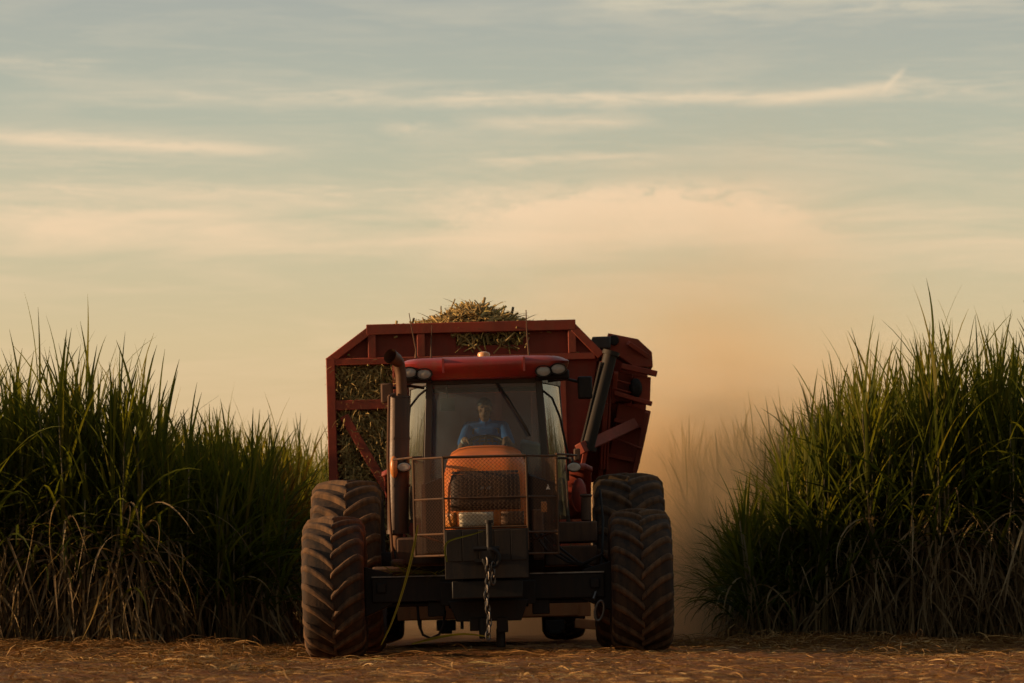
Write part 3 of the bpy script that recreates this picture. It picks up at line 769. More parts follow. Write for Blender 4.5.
# handles on the doors: dark bows over the side glass
for s_ in (-1, 1): hb = MB(); hb.ring_tube([(s_ * .64, 1.36, 2.88), (s_ * .74, 1.40, 2.80), (s_ * .82, 1.5, 2.6), (s_ * .90, 1.6, 2.2), (s_ * .90, 1.7, 1.9)] if s_ > 0 else [(s_ * .64, 1.36, 2.92), (s_ * .72, 1.36, 2.86), (s_ * .82, 1.42, 2.74), (s_ * .86, 1.6, 2.5)], .013, 8); hb.build('door_handle', 'black', cab)
an = MB(); an.ring_tube([T(416, 358, 1.5), T(416, 350, 1.5), T(412, 330, 1.48), T(409, 313, 1.47)], [.018, .008, .006, .004], 8); an.build('antenna', 'exhaust', cab)
an = MB(); an.ring_tube([T(431, 358, 1.5), T(431, 345, 1.5), T(432, 325, 1.5)], [.012, .006, .004], 8); an.build('antenna', 'exhaust', cab)
an = MB(); an.ring_tube([T(529, 357, 1.5), T(527, 335, 1.5), T(526, 310, 1.5)], [.012, .008, .005], 8); an.build('antenna', 'exhaust', cab)
# rear mudguards
for s_ in (-1, 1):
    f = MB(); vs = []
    for i in range(9):
        q = R(72 + 80 * i / 8); rr_ = RB + .12
        yy, zz = 3.05 - rr_ * math.cos(q), RB + rr_ * math.sin(q)
        vs += [(s_ * .93, yy, zz), (s_ * 1.12, yy, zz), (s_ * 1.2, yy, zz - .04)]
    f.add(vs, [(3 * i + k, 3 * i + k + 1, 3 * i + k + 4, 3 * i + k + 3) for i in range(8) for k in (0, 1)])
    o = f.build('mudguard', 'fender_red', tractor); m_ = o.modifiers.new('thick', 'SOLIDIFY'); m_.thickness = .03
    f = MB(); f.ellipsoid((s_ * 1.02, 1.85, 1.74), .085, .14, .19, 16, 10); f.build('mudguard_nose', 'fender_red', tractor)
# boxes, tank and steps under the cab
bx = MB()
A, B = T(545, 566, .5), T(597, 545, .5); bx.box(A.x, B.x, .5, 1.5, A.z, B.z)
A, B = T(540, 543, .55), T(597, 521, .55); bx.box(A.x, B.x, .55, 1.45, A.z, B.z)
bx.cyl(T(586, 521, .8), T(586, 497, .8), .055, n=14); bx.cyl(T(586, 497, .8), T(586, 494, .8), .068, n=14)
bx.box(.48, .60, .1, .6, 1.02, 1.55)
bx.build('battery_box', 'brown_box', tractor, .03)
bx = MB()
A, B = T(396, 566, .6), T(446, 536, .6); bx.box(A.x, B.x, .6, 1.5, A.z, B.z)
A, B = T(372, 575, .9), T(412, 566, .9); bx.box(A.x, B.x, .9, 1.3, A.z, B.z)
A, B = T(391, 567, .45), T(405, 559, .45); bx.box(A.x, B.x, .45, .6, A.z, B.z)
bx.build('fuel_tank', 'brown_box', tractor, .03)
def hose(pts, r_=.014): hz = MB(); hz.ring_tube(pts, r_, 8); hz.build('hydraulic_hose', 'black', tractor)
hose([T(600, 490, .9), T(603, 520, .7), T(602, 560, .4), T(596, 585, .15)])
for k in range(3): hose([(.5 + .06 * k, .1, 1.3), (.62 + .08 * k, -.05, 1.12), (.85 + .05 * k, -.1, .98), (1.15, -.08, .90)])
hose([(-.75, -.1, .55), (-.74, -.12, .36), (-.70, -.12, .25), (-.62, -.12, .21), (-.53, -.12, .25), (-.48, -.12, .36), (-.46, -.1, .5)])
hose([(1.0, -.1, .95), (1.2, -.15, 1.05), (1.3, -.05, .9)], .018)
sh = MB(); sh.ring_tube([Vector((1.16, -.33, .46)) + Vector((.038 * math.cos(t) + .03 * math.sin(t), 0, .10 * math.sin(t) - .03 * math.cos(t))) for t in np.linspace(0, 2 * PI, 17)], .014, 8, caps=False)
sh.cyl((1.10, -.33, .58), (1.13, -.28, .66), .02, n=8); sh.build('shackle', 'steel', tractor)
sk = MB(); q = T(548, 487, -1.03); sk.add([q + Vector((-.022, -.04, -.025)), q + Vector((.022, -.04, -.025)), q + Vector((0, -.04, .03)), q + Vector((-.022, -.034, -.025)), q + Vector((.022, -.034, -.025)), q + Vector((0, -.034, .03))], [(0, 1, 2), (5, 4, 3), (0, 3, 4, 1), (1, 4, 5, 2), (2, 5, 3, 0)]); sk.build('reflector', 'white', guard)
ra = MB(); q = T(544, 507, -.95); ra.box(q.x - .03, q.x + .03, q.y - .08, q.y - .05, q.z - .055, q.z + .055); ra.build('reflector', 'amber', guard, .01)

# chain hanging from the hook: links in one mesh
def to_world(v): return tractor_mat @ Vector(v)
tractor_mat = Matrix.Translation((X0, 37.0, Z0)) @ Matrix.Rotation(ROLL, 4, 'Y')
ch = MB()
zc = .985; k = 0
while zc > .17:
    ln, wd = .048, .022
    ang = (0 if k % 2 else PI / 2) + .5
    ux = Vector((math.cos(ang), math.sin(ang), 0)); cx = .012 * math.sin(k * .9)
    pts = [Vector((cx, -1.56, zc)) + ux * wd * math.cos(t) + Vector((0, 0, ln * math.sin(t))) for t in np.linspace(0, 2 * PI, 13)]
    ch.ring_tube([to_world(p) for p in pts], .0105, 6, caps=False); zc -= .068; k += 1
    if k in (2, 3, 4):                                         # a short doubled loop near the hook
        pts = [p + Vector((.055, .02, .02)) for p in pts]; ch.ring_tube([to_world(p) for p in pts], .0105, 6, caps=False)
cho = ch.build('tow_chain', 'chain')
tag(cho, 'heavy steel chain hanging from the hook of the tractor', 'chain')

# green leaves caught on the machine
def leaf_thing(name, label, pts, w, tint, cat='cane leaf'):
    mb = MB(); pts = [Vector(p) for p in pts]
    # smooth the given points
    P = []
    for i in range(len(pts) - 1):
        p0_, p1_, p2_, p3_ = pts[max(i - 1, 0)], pts[i], pts[i + 1], pts[min(i + 2, len(pts) - 1)]
        for t in (0, .25, .5, .75):
            P.append(.5 * ((2 * p1_) + (p2_ - p0_) * t + (2 * p0_ - 5 * p1_ + 4 * p2_ - p3_) * t * t + (3 * p1_ - p0_ - 3 * p2_ + p3_) * t ** 3))
    P.append(pts[-1]); vs = []
    for i, p in enumerate(P):
        t = (P[min(i + 1, len(P) - 1)] - P[max(i - 1, 0)]).normalized(); s_ = t.cross(Vector((0, 1, 0))).normalized()
        ww = w * min(1, .4 + i / len(P) * 3) * (1 - i / len(P)) ** .5 / 2 + .001
        vs += [p - s_ * ww, p + Vector((0, .3 * ww, 0)), p + s_ * ww]
    mb.add(vs, [(3 * i + k, 3 * i + 3 + k, 3 * i + 4 + k, 3 * i + 1 + k) for i in range(len(P) - 1) for k in (0, 1)])
    return mb
def finish_leaf(mb, name, label, cat, tint, mt='leaf'):
    o = mb.build(name, mt); a_ = o.data.attributes.new('tint', 'FLOAT', 'POINT'); a_.data.foreach_set('value', [tint] * len(o.data.vertices))
    tag(o, label, cat); return o
mb = leaf_thing('', '', [at(418, 525, 35.75), at(412, 556, 35.72), at(403, 590, 35.74), at(392, 622, 35.8), at(381, 645, 35.9)], .028, .9)
finish_leaf(mb, 'cane_leaf', 'long green cane leaf hanging from the lower left corner of the mesh guard', 'cane leaf', .92)
mb = leaf_thing('', '', [at(447, 562, 35.5), at(445, 550, 35.5), at(449, 541, 35.5), at(470, 535, 35.48), at(483, 531, 35.47)], .022, .8)
finish_leaf(mb, 'cane_leaf', 'green cane leaf bent over the top left edge of the weight block', 'cane leaf', .8)
mb = leaf_thing('', '', [at(412, 644, 36.2), at(440, 637, 36.2), at(465, 634, 36.25), at(490, 637, 36.3)], .03, .9)
finish_leaf(mb, 'cane_leaf', 'bright green cane leaf arching over the straw below the axle', 'cane leaf', .88)
tf = Acc(); n = 34
bb = np.array([list(at(rnd.uniform(392, 446), rnd.uniform(570, 577), 36.75)) for _ in range(n)])
tf.add(blades(bb, rng.uniform(0, 6.28, n), rng.uniform(-.1, .5, n), rng.uniform(.2, .5, n), rng.uniform(.012, .028, n), rng.uniform(.1, .7, n), 1.3, 5, .3, None, rng.uniform(.3, .95, n)))
tfo = tf.build('leaf_tuft', ['leaf']); tag(tfo, 'tuft of torn green cane leaves lying on the left half of the axle', 'leaf tuft')

# ------------------------------------------------------------------ driver
def capsule(mb, p, q, r0, r1, n=12):
    p, q = Vector(p), Vector(q); d = q - p; k = 4
    pts, rad = [], []
    t = d.normalized()
    for i in range(k): a_ = PI / 2 * (1 - i / k); pts.append(p - t * r0 * math.sin(a_)); rad.append(max(r0 * math.cos(a_), .001))
    pts.append(p); rad.append(r0); pts.append(q); rad.append(r1)
    for i in range(1, k + 1): a_ = PI / 2 * i / k; pts.append(q + t * r1 * math.sin(a_)); rad.append(max(r1 * math.cos(a_), .001))
    mb.ring_tube(pts, rad, n)
def fuse(mb, name, mt, parent, vox, smooth=4):
    o = mb.build(name, mt, parent, angle=180)
    r_ = o.modifiers.new('remesh', 'REMESH'); r_.mode = 'VOXEL'; r_.voxel_size = vox; r_.use_smooth_shade = True
    if smooth: s_ = o.modifiers.new('smooth', 'SMOOTH'); s_.factor = .5; s_.iterations = smooth
    dg = bpy.context.evaluated_depsgraph_get(); me = bpy.data.meshes.new_from_object(o.evaluated_get(dg))
    o.modifiers.clear(); o.data = me; me.materials.clear(); me.materials.append(M[mt])
    me.polygons.foreach_set('use_smooth', [True] * len(me.polygons))
    return o
person = empty('person', to_world((0, 2.25, 1.99)), (0, ROLL, 0))
tag(person, 'driver in a blue shirt at the steering wheel behind the windshield', 'person')
Bd = MB()
# local frame: x right in picture, y away from camera, z up from the seat cushion
SH = .615; HX = -.01
capsule(Bd, (-.08, 0, .10), (.08, 0, .10), .125, .125)
capsule(Bd, (0, .02, .12), (0, .03, .38), .135, .15); capsule(Bd, (-.10, .03, .48), (.10, .03, .48), .105, .105)
capsule(Bd, (-.14, .03, SH - .07), (.14, .03, SH - .07), .068, .068)
capsule(Bd, (HX, .03, SH - .05), (HX, .01, SH + .05), .062, .055)
hc = Vector((HX, -.01, SH + .13))
Bd.ellipsoid(hc + Vector((0, .015, .035)), .077, .096, .098, 20, 14); Bd.ellipsoid(hc + Vector((0, -.018, -.045)), .062, .078, .083, 18, 12)
Bd.ellipsoid(hc + Vector((0, -.045, -.095)), .034, .038, .030)
capsule(Bd, hc + Vector((0, -.088, .022)), hc + Vector((0, -.112, -.022)), .009, .014, 8)
for s_ in (-1, 1):
    Bd.ellipsoid(hc + Vector((s_ * .078, .02, -.005)), .010, .020, .032, 10, 8)
    Bd.ellipsoid(hc + Vector((s_ * .032, -.080, .030)), .022, .014, .010, 10, 6)
    Bd.ellipsoid(hc + Vector((s_ * .045, -.062, -.018)), .022, .02, .02, 10, 6)
Bd.ellipsoid(hc + Vector((0, -.092, -.058)), .024, .010, .008, 10, 6)
hands = {}
for s_ in (-1, 1):
    shd = Vector((s_ * .192, .03, SH - .065)); elb = Vector((s_ * .282, -.16, .30)); 
    hnd_w = SWC + su * (s_ * .205) + sv * (.06 if s_ < 0 else .05)
    wri = hnd_w - Vector((0, 2.25, 1.99)) + Vector((s_ * .03, .075, .045))
    capsule(Bd, shd, elb, .054, .043); capsule(Bd, elb, wri, .043, .028)
    grip = hnd_w - Vector((0, 2.25, 1.99)); pal = (wri + grip) / 2 + Vector((0, 0, .012))
    capsule(Bd, wri, pal, .028, .034)
    tg = (-su * (s_ * .06 / .215) * 1 + sv * s_ * .95).normalized()      # along the rim
    for j, (ln, rr_) in enumerate(((.9, .009), (1., .0095), (.97, .009), (.8, .008))):
        b0 = grip + tg * ((j - 1.5) * .022) + Vector((s_ * .006, .03, .024))
        b1 = grip + tg * ((j - 1.5) * .023) + Vector((0, -.012, .030)) * ln
        b2 = grip + tg * ((j - 1.5) * .022) + Vector((-s_ * .008, -.032, .004)) * ln
        b3 = grip + tg * ((j - 1.5) * .021) + Vector((-s_ * .01, -.022, -.022)) * ln
        capsule(Bd, pal, b0, .014, rr_ * 1.1, 8); capsule(Bd, b0, b1, rr_ * 1.1, rr_, 8); capsule(Bd, b1, b2, rr_, rr_ * .95, 8); capsule(Bd, b2, b3, rr_ * .95, rr_ * .8, 8)
    t0 = pal + Vector((-s_ * .02, -.005, 0)); t1 = grip + tg * -.035 + Vector((-s_ * .03, .012, -.005)); t2 = grip + tg * -.02 + Vector((-s_ * .025, -.006, -.024))
    capsule(Bd, t0, t1, .014, .011, 8); capsule(Bd, t1, t2, .011, .009, 8)
    hands[s_] = (wri, elb)
    hip = Vector((s_ * .10, -.02, .08)); kn = Vector((s_ * .17, -.46, .10)); an_ = Vector((s_ * .16, -.60, -.30))
    capsule(Bd, hip, kn, .085, .06); capsule(Bd, kn, an_, .056, .038); capsule(Bd, an_, an_ + Vector((0, -.16, -.03)), .042, .034)
fuse(Bd, 'body', 'skin', person, .0055, 5)
Sh = MB()
capsule(Sh, (-.08, 0, .13), (.08, 0, .13), .14, .14); capsule(Sh, (0, .02, .14), (0, .03, .38), .14, .15); capsule(Sh, (-.08, .03, .47), (.08, .03, .47), .115, .115)
capsule(Sh, (-.14, .03, SH - .072), (.14, .03, SH - .072), .080, .080); capsule(Sh, (HX, .035, SH - .06), (HX, .035, SH - .005), .085, .074)
for s_ in (-1, 1):
    shd = Vector((s_ * .192, .03, SH - .065)); elb = Vector((s_ * .282, -.16, .30)); capsule(Sh, shd, shd.lerp(elb, .72), .070, .066)
fuse(Sh, 'shirt', 'shirt', person, .008, 6)
Tr = MB()
capsule(Tr, (-.08, 0, .09), (.08, 0, .09), .135, .135)
for s_ in (-1, 1):
    hip = Vector((s_ * .10, -.02, .08)); kn = Vector((s_ * .17, -.46, .10)); an_ = Vector((s_ * .16, -.60, -.27)); capsule(Tr, hip, kn, .098, .072); capsule(Tr, kn, an_, .070, .056)
fuse(Tr, 'trousers', 'trousers', person, .010, 4)
Ha = MB(); Ha.ellipsoid(hc + Vector((0, .022, .060)), .083, .104, .082, 18, 12); Ha.ellipsoid(hc + Vector((0, .06, -.01)), .078, .062, .085, 16, 10); fuse(Ha, 'hair', 'hair', person, .008, 3)
wt = MB(); wv, ev = hands[-1]; dv = (ev - wv).normalized(); wt.disc_lathe(wv + dv * .02, dv, [(0, .033), (.004, .036), (.026, .037), (.03, .034)], 14); wt.build('wristband', 'white', person)

# ------------------------------------------------------------------ trailer
XT, YT, ZT = -.54, 44.0, .03
trailer = empty('cane_trailer', (XT, YT, ZT), (0, ROLL, 0))
tag(trailer, 'tall rust red cane trailer with a framed front, hitched behind the tractor', 'trailer')
def TR(px, py, d):
    p = at(px, py, YT + d); x, z = p.x - XT, p.z - ZT
    return Vector((x * math.cos(ROLL) - z * math.sin(ROLL), d, x * math.sin(ROLL) + z * math.cos(ROLL)))
def tp(px, py, d=0.): v = TR(px, py, d); return (v.x, v.z)
LX = TR(332, 420, 0).x; RX = TR(601, 420, 0).x
zt_, zm, zc_, zb = TR(470, 327.5, 0).z, TR(470, 359, 0).z, TR(360, 405, 0).z, 1.05
xa, xb = TR(370, 330, 0).x, TR(572, 330, 0).x
qb = tp(578, 490); qx = (qb[0] - RX) / (qb[1] - zm) * (zb - zm) + RX
fr = MB()
fw = .11
def fb(p, q, w=fw, h=.13, y=0.): fr.bar((p[0], y, p[1]), (q[0], y, q[1]), w, h, (0, 1, 0))
fb((LX, zb), (LX, zm + .055)); fb(tp(603, 362), tp(578, 490), .06)
fb((LX + .055, zm), (RX - .055, zm), .085, .12)
fb((xa - .045, zt_), (xb + .045, zt_), .13)
fb((LX - .035, zm + .0), (xa + .03, zt_ + .015), .10, .126); fb((RX + .02, zm + .0), (xb - .03, zt_ + .015), .10, .126)
for px in (372, 421, 572): x_ = TR(px, 340, 0).x; fb((x_, zm + .043), (x_, zt_ - .066), .10, .118)
fb((LX + .056, zc_), (TR(398, 405, 0).x, zc_), .125, .116); fb((TR(398, 405, 0).x, zb), (TR(398, 405, 0).x, zm - .044), .11, .122)
fb(tp(344, 416), tp(392, 497), .115, .11)
x_ = TR(562, 400, 0).x; fb((x_, zb), (x_, zm - .044), .11, .122)
fb((LX + .056, zb), (qx - .02, zb), .16, .128)
fr.build('front_frame', 'trailer_red', trailer, .008)
pn = MB()
y0, y1 = .03, .05
xL2, xR2 = TR(399, 405, 0).x, RX - .03
ox0, ox1, oz0, oz1 = TR(456, 340, 0).x, TR(523, 340, 0).x, TR(490, 345, 0).z, TR(490, 333, 0).z
pn.prism([(xL2, zb + .05), (qx, zb + .05), (RX - .02, zm), (xL2, zm)], y0, y1)                                            # solid right-hand part
pn.prism([(LX, zm), (xa, zm), (xa, zt_ - .05)], y0, y1)                            # triangular corner
pn.prism([(RX, zm), (xb, zt_ - .05), (xb, zm)], y0, y1)
pn.box(xa, ox0, y0, y1, zm, zt_); pn.box(ox1, xb, y0, y1, zm, zt_); pn.box(ox0, ox1, y0, y1, zm, oz0); pn.box(ox0, ox1, y0, y1, oz1, zt_)
for k in range(4):                                                                  # pressed ribs
    x_ = xL2 + (qx - xL2) * (k + .8) / 4.6; pn.box(x_ - .04, x_ + .04, -.01, .03, zb + .2, zm - .1)
pn.build('front_panel', 'trailer_dark', trailer, .004)
sdp = MB()                                                                          # sides, floor, rear: sides lean outward towards the top
LEN = 7.2
for s_, X, wd in ((-1, LX - .02, -.06), (1, RX + .02, RX - qx + .05)):
    sdp.hexa([(X - s_ * .04 - wd, .08, 1.0), (X - s_ * .04 - wd + .04, .08, 1.0), (X - s_ * .04 - wd + .04, LEN, 1.0), (X - s_ * .04 - wd, LEN, 1.0), (X - .02, .08, zm), (X + .02, .08, zm), (X + .02, LEN, zm), (X - .02, LEN, zm)])
    for k in range(7):
        yy = .5 + k * (LEN - 1) / 6; sdp.bar((X - s_ * .08 - wd, yy, 1.0), (X - s_ * .03, yy, zm), .10, .08, (0, 1, 0))
    sdp.bar((X - s_ * .03, .08, zm), (X - s_ * .03, LEN, zm), .12, .12, (0, 0, 1))
sdp.box(LX + .08, RX - .08, .08, LEN, .95, 1.02); sdp.box(LX, RX, LEN, LEN + .05, 1.0, zm)
sdp.build('side_panel', 'trailer_red', trailer, .006)
# tilting arm assembly on the right flank
ta = MB(); dT = 1.2
def tpoly(pts, d0, d1, mi=0): ta.prism([tp(px, py, d0) for px, py in pts], d0, d1, mi)
tpoly([(608, 333), (638, 339), (652, 352), (653, 367), (634, 367), (620, 357), (608, 350)], 1.1, 1.7)
tpoly([(634, 376), (651, 377), (650, 403), (633, 402)], 1.12, 1.6)
tpoly([(618, 403), (651, 411), (645, 440), (638, 470), (634, 480), (604, 480), (612, 440)], 1.25, 1.9)
tpoly([(612, 371), (633, 374), (631, 402), (617, 402), (612, 400)], 1.35, 1.8)
for (ax_, ay_), (bx_, by_), w_ in (((621, 366), (657, 374), .075), ((614, 393), (652, 404), .06), ((611, 437), (642, 449), .03)):
    ta.bar(TR(ax_, ay_, 1.05), TR(bx_, by_, 1.05), w_, .10, (0, 1, 0))
ta.bar(TR(580, 449, -.33), TR(634, 424, 1.1), .14, .10, (0, 1, 0))
for k in range(3): ta.bar(TR(606 + 3 * k, 356, 1.15), TR(601 + 3 * k, 470, 1.0), .03, .04, (0, 1, 0))
for px, py in ((611, 379), (612, 388)): ta.bar(TR(px, py, 1.05), TR(px + 20, py + 5, 1.05), .022, .05, (0, 1, 0))
tpoly([(603, 352), (622, 358), (648, 372), (646, 410), (636, 470), (630, 482), (560, 482), (572, 400)], 1.95, 2.1)
ta.build('tilt_arm', 'trailer_red', trailer, .012)
for pts_, nm in (([(606, 403), (600, 478)], 0), ([(647, 412), (634, 474)], 0), ([(616, 372), (613, 402)], 0), ([(628, 343), (650, 358)], 0)):
    rb_ = MB(); rb_.bar(TR(*pts_[0], 1.0), TR(*pts_[1], 1.15), .06, .09, (0, 1, 0)); rb_.build('panel_rib', 'trailer_red', trailer, .008)
for p_, q_ in (((614, 420), (646, 428)), ((608, 455), (640, 462))):
    rb_ = MB(); rb_.bar(TR(*p_, 1.18), TR(*q_, 1.18), .05, .10, (0, 1, 0)); rb_.build('panel_rib', 'trailer_red', trailer, .008)
pv = MB(); q = TR(636, 388, 1.06); pv.disc_lathe(q, (0, 1, 0), [(-.08, .05), (-.06, .075), (.1, .085)], 18)
for i, v in enumerate(pv.v): pv.v[i] = (v[0], v[1], q.z + (v[2] - q.z) * 1.6)
pv.build('pivot_pin', 'black', trailer); pv = MB(); q = TR(614, 340, 1.05); pv.disc_lathe(q, (0, 1, 0), [(-.02, .06), (.06, .07)], 14); pv.build('pivot_pin', 'black', trailer)
hc_ = MB(); hc_.cyl(TR(588, 446, -.16), TR(611, 352, -.14), .086, n=20); hc_.cyl(TR(587, 450, -.16), TR(588, 446, -.16), .115, n=20); hc_.cyl(TR(610.4, 355, -.14), TR(611.4, 351, -.14), .108, n=20)
hc_.ring_tube([TR(580, 450, -.20), TR(585, 430, -.2), TR(601, 362, -.2)], .016, 8); hc_.build('hydraulic_cylinder', 'cylinder', trailer)
tk = MB(); q0, q1 = TR(592, 345, .8), TR(606, 338, 1.1); tk.box(q0.x, q1.x + .05, .8, 2.0, q0.z - .05, q1.z); tk.build('top_plate', 'dark_metal', trailer, .02)
# running gear
un = MB()
for s_ in (-.55, .55): un.box(s_ - .09, s_ + .09, -.6, LEN - .2, .78, .94)
un.box(-.10, .10, -2.4, .2, .52, .66); un.box(-.5, .5, -.6, -.4, .6, .9)
for yy in (3.4, 5.0): un.cyl((-1.35, yy, .62), (1.35, yy, .62), .09, n=16)
un.build('running_gear', 'dark_metal', trailer, .01)
bm_ = MB()
q0, q1 = TR(397, 621, 0), TR(591, 601, 0)
for z in (0,): bm_.hexa([(q0.x, .12, q0.z), (q1.x, .12, q0.z), (q1.x - .12, .6, q0.z), (q0.x + .12, .6, q0.z), (q0.x, .12, q1.z), (q1.x, .12, q1.z), (q1.x - .12, .6, q1.z), (q0.x + .12, .6, q1.z)])
bm_.box(q0.x + .16, q1.x - .16, .08, .118, q0.z + .01, q1.z - .01)
q2, q3 = TR(575, 630, 0), TR(611, 620, 0); bm_.bar((q2.x, -.1, (q2.z + q3.z) / 2 + .03), (q3.x, -.1, (q2.z + q3.z) / 2 - .02), .12, .12, (0, 1, 0))
bm_.box(-.4, -.3, .3, .5, q1.z, .8); bm_.box(.3, .4, .3, .5, q1.z, .8)
bm_.build('front_beam', 'rust_beam', trailer, .012)
for px in (446, 555): cl = MB(); q = TR(px, 626, 0); cl.box(q.x - .12, q.x + .12, .05, .4, q.z - .06, q.z + .075); cl.box(q.x - .07, q.x + .07, .0, .45, q.z - .10, q.z - .055); cl.build('beam_clamp', 'black', trailer, .01)
for px in (420, 462): cl = MB(); q = TR(px, 626, 0); cl.box(q.x - .02, q.x + .02, .1, .15, q.z - .04, q.z + .075); cl.build('beam_lug', 'black', trailer)
tw = make_wheel(trailer, .62, .55, .33, 18, .03, .25, (-1.25, 3.4, .62), .03)
for lx, ly in ((1.25, 3.4), (-1.25, 5.0), (1.25, 5.0)): copy_part(tw, trailer, (lx, ly, .62))

# load: billets and trash, heaped above the rim
tm = Matrix.Translation((XT, YT, ZT)) @ Matrix.Rotation(ROLL, 4, 'Y')
def load():
    A = Acc()
    def top(x, y):                                     # height of the heap
        hx = TR(473, 310, 1.0).x
        h = zt_ - .10 + .43 * np.exp(-(np.abs(x - hx) / .68) ** 1.5) * np.exp(-((y - 1.2) / 1.4) ** 2)
        side = np.clip((np.abs(x - (LX + RX) / 2) - 1.15) / .55, 0, 1)
        return h - .75 * side
    # closed core under the billets
    nx, ny = 30, 40
    xs = np.linspace(LX + .06, RX - .34, nx); ys = np.linspace(.16, LEN - .1, ny)
    X, Y = np.meshgrid(xs, ys); Zt = top(X, Y) - .06 + rng.normal(0, .02, X.shape)
    xc = (LX + RX) / 2
    def shape(X, Z): k = np.clip((zm - Z) / (zm - 1.0), 0, 1) * .10; return xc + (X - xc) * (1 - k / 1.75)
    rows = []
    V = []; Q = []
    V.append(np.stack([X, Y, Zt], -1).reshape(-1, 3)); i = np.arange(nx - 1)[None] + nx * np.arange(ny - 1)[:, None]
    Q.append(np.stack([i, i + 1, i + nx + 1, i + nx], -1).reshape(-1, 4)); off = nx * ny
    zs = np.linspace(0, 1, 14)
    XF, ZF = np.meshgrid(xs, zs); ZF = 1.05 + (top(XF, np.full_like(XF, .16)) - .06 - 1.05) * ZF
    XX = shape(XF, ZF); V.append(np.stack([XX, np.full_like(XX, .20) + rng.normal(0, .012, XX.shape), ZF], -1).reshape(-1, 3))
    i = np.arange(nx - 1)[None] + nx * np.arange(13)[:, None]; Q.append(np.stack([i, i + nx, i + nx + 1, i + 1], -1).reshape(-1, 4) + off)
    A.add((np.concatenate(V), np.concatenate(Q), np.full(off + nx * 14, .22)))
    def billets(c, n, lmin, lmax, flat):
        d = rng.normal(0, 1, (n, 3)); d[:, 1 if flat == 'y' else 2] *= .4; d /= np.linalg.norm(d, axis=1, keepdims=True)
        L = rng.uniform(lmin, lmax, n)[:, None] / 2; r_ = np.where(rng.random(n) < .55, rng.uniform(.004, .010, n), rng.uniform(.010, .018, n))
        A.add(sticks(c - d * L, c + d * L, r_, r_, np.clip(rng.beta(1.6, 2, n), 0, 1)))
    n = 2600
    x = rng.uniform(LX + .08, TR(400, 405, 0).x, n); z = rng.uniform(1.3, zm - .03, n); y = rng.uniform(.015, .13, n)
    billets(np.stack([shape(x, z), y, z], -1), n, .12, .26, 'y')
    n = 220; x = rng.uniform(ox0 - .05, ox1 + .05, n); z = rng.uniform(oz0 - .05, oz1 + .1, n); billets(np.stack([x, rng.uniform(-.02, .12, n), z], -1), n, .1, .22, 'y')
    n = 4200; x = rng.normal(TR(470, 310, 1).x, .75, n); x = np.clip(x, LX + .15, RX - .36); y = rng.uniform(.1, 3.5, n); billets(np.stack([x, y, top(x, y) + rng.uniform(-.05, .04, n)], -1), n, .10, .36, 'z')
    n = 2400; x = np.clip(rng.normal(TR(470, 310, 1).x, .6, n), LX + .2, RX - .4); y = rng.uniform(.2, 2.5, n)
    b = np.stack([x, y, top(x, y) - .02], -1)
    A.add(blades(b, rng.uniform(0, 6.28, n), rng.uniform(-.1, .8, n), rng.uniform(.12, .38, n), rng.uniform(.010, .026, n), rng.uniform(.2, 1.6, n), 1.2, 4, .3, rng.normal(0, 1, n), np.clip(rng.beta(1.6, 1.8, n), 0, 1)))
    n = 2200; x = rng.uniform(LX + .08, TR(400, 405, 0).x, n); z = rng.uniform(1.4, zm, n)
    b = np.stack([shape(x, z), rng.uniform(.0, .10, n), z], -1)
    A.add(blades(b, rng.uniform(0, 6.28, n), rng.uniform(-1, .8, n), rng.uniform(.1, .3, n), rng.uniform(.010, .022, n), rng.uniform(.2, 1.6, n), 1.2, 4, .3, rng.normal(0, 1, n), np.clip(rng.beta(1.4, 2, n), 0, 1)))
    p = np.array([[*TR(447, 319, .6)], [*TR(441, 318, .8)], [*TR(415, 322, .5)]]); q = np.array([[*TR(455, 299, .5)], [*TR(441, 306, .8)], [*TR(432, 320, .4)]])
    A.add(sticks(p, q, np.full(3, .012), np.full(3, .008), np.array([.4, .2, .3])))
    for k in range(len(A.V)):
        v = np.c_[A.V[k], np.ones(len(A.V[k]))] @ np.array(tm).T; A.V[k] = v[:, :3]
    o = A.build('cut_cane_load', ['billet'])
    tag(o, 'heap of chopped cane and leaf trash filling the red trailer above its rim', 'cane load', kind='stuff')
load()

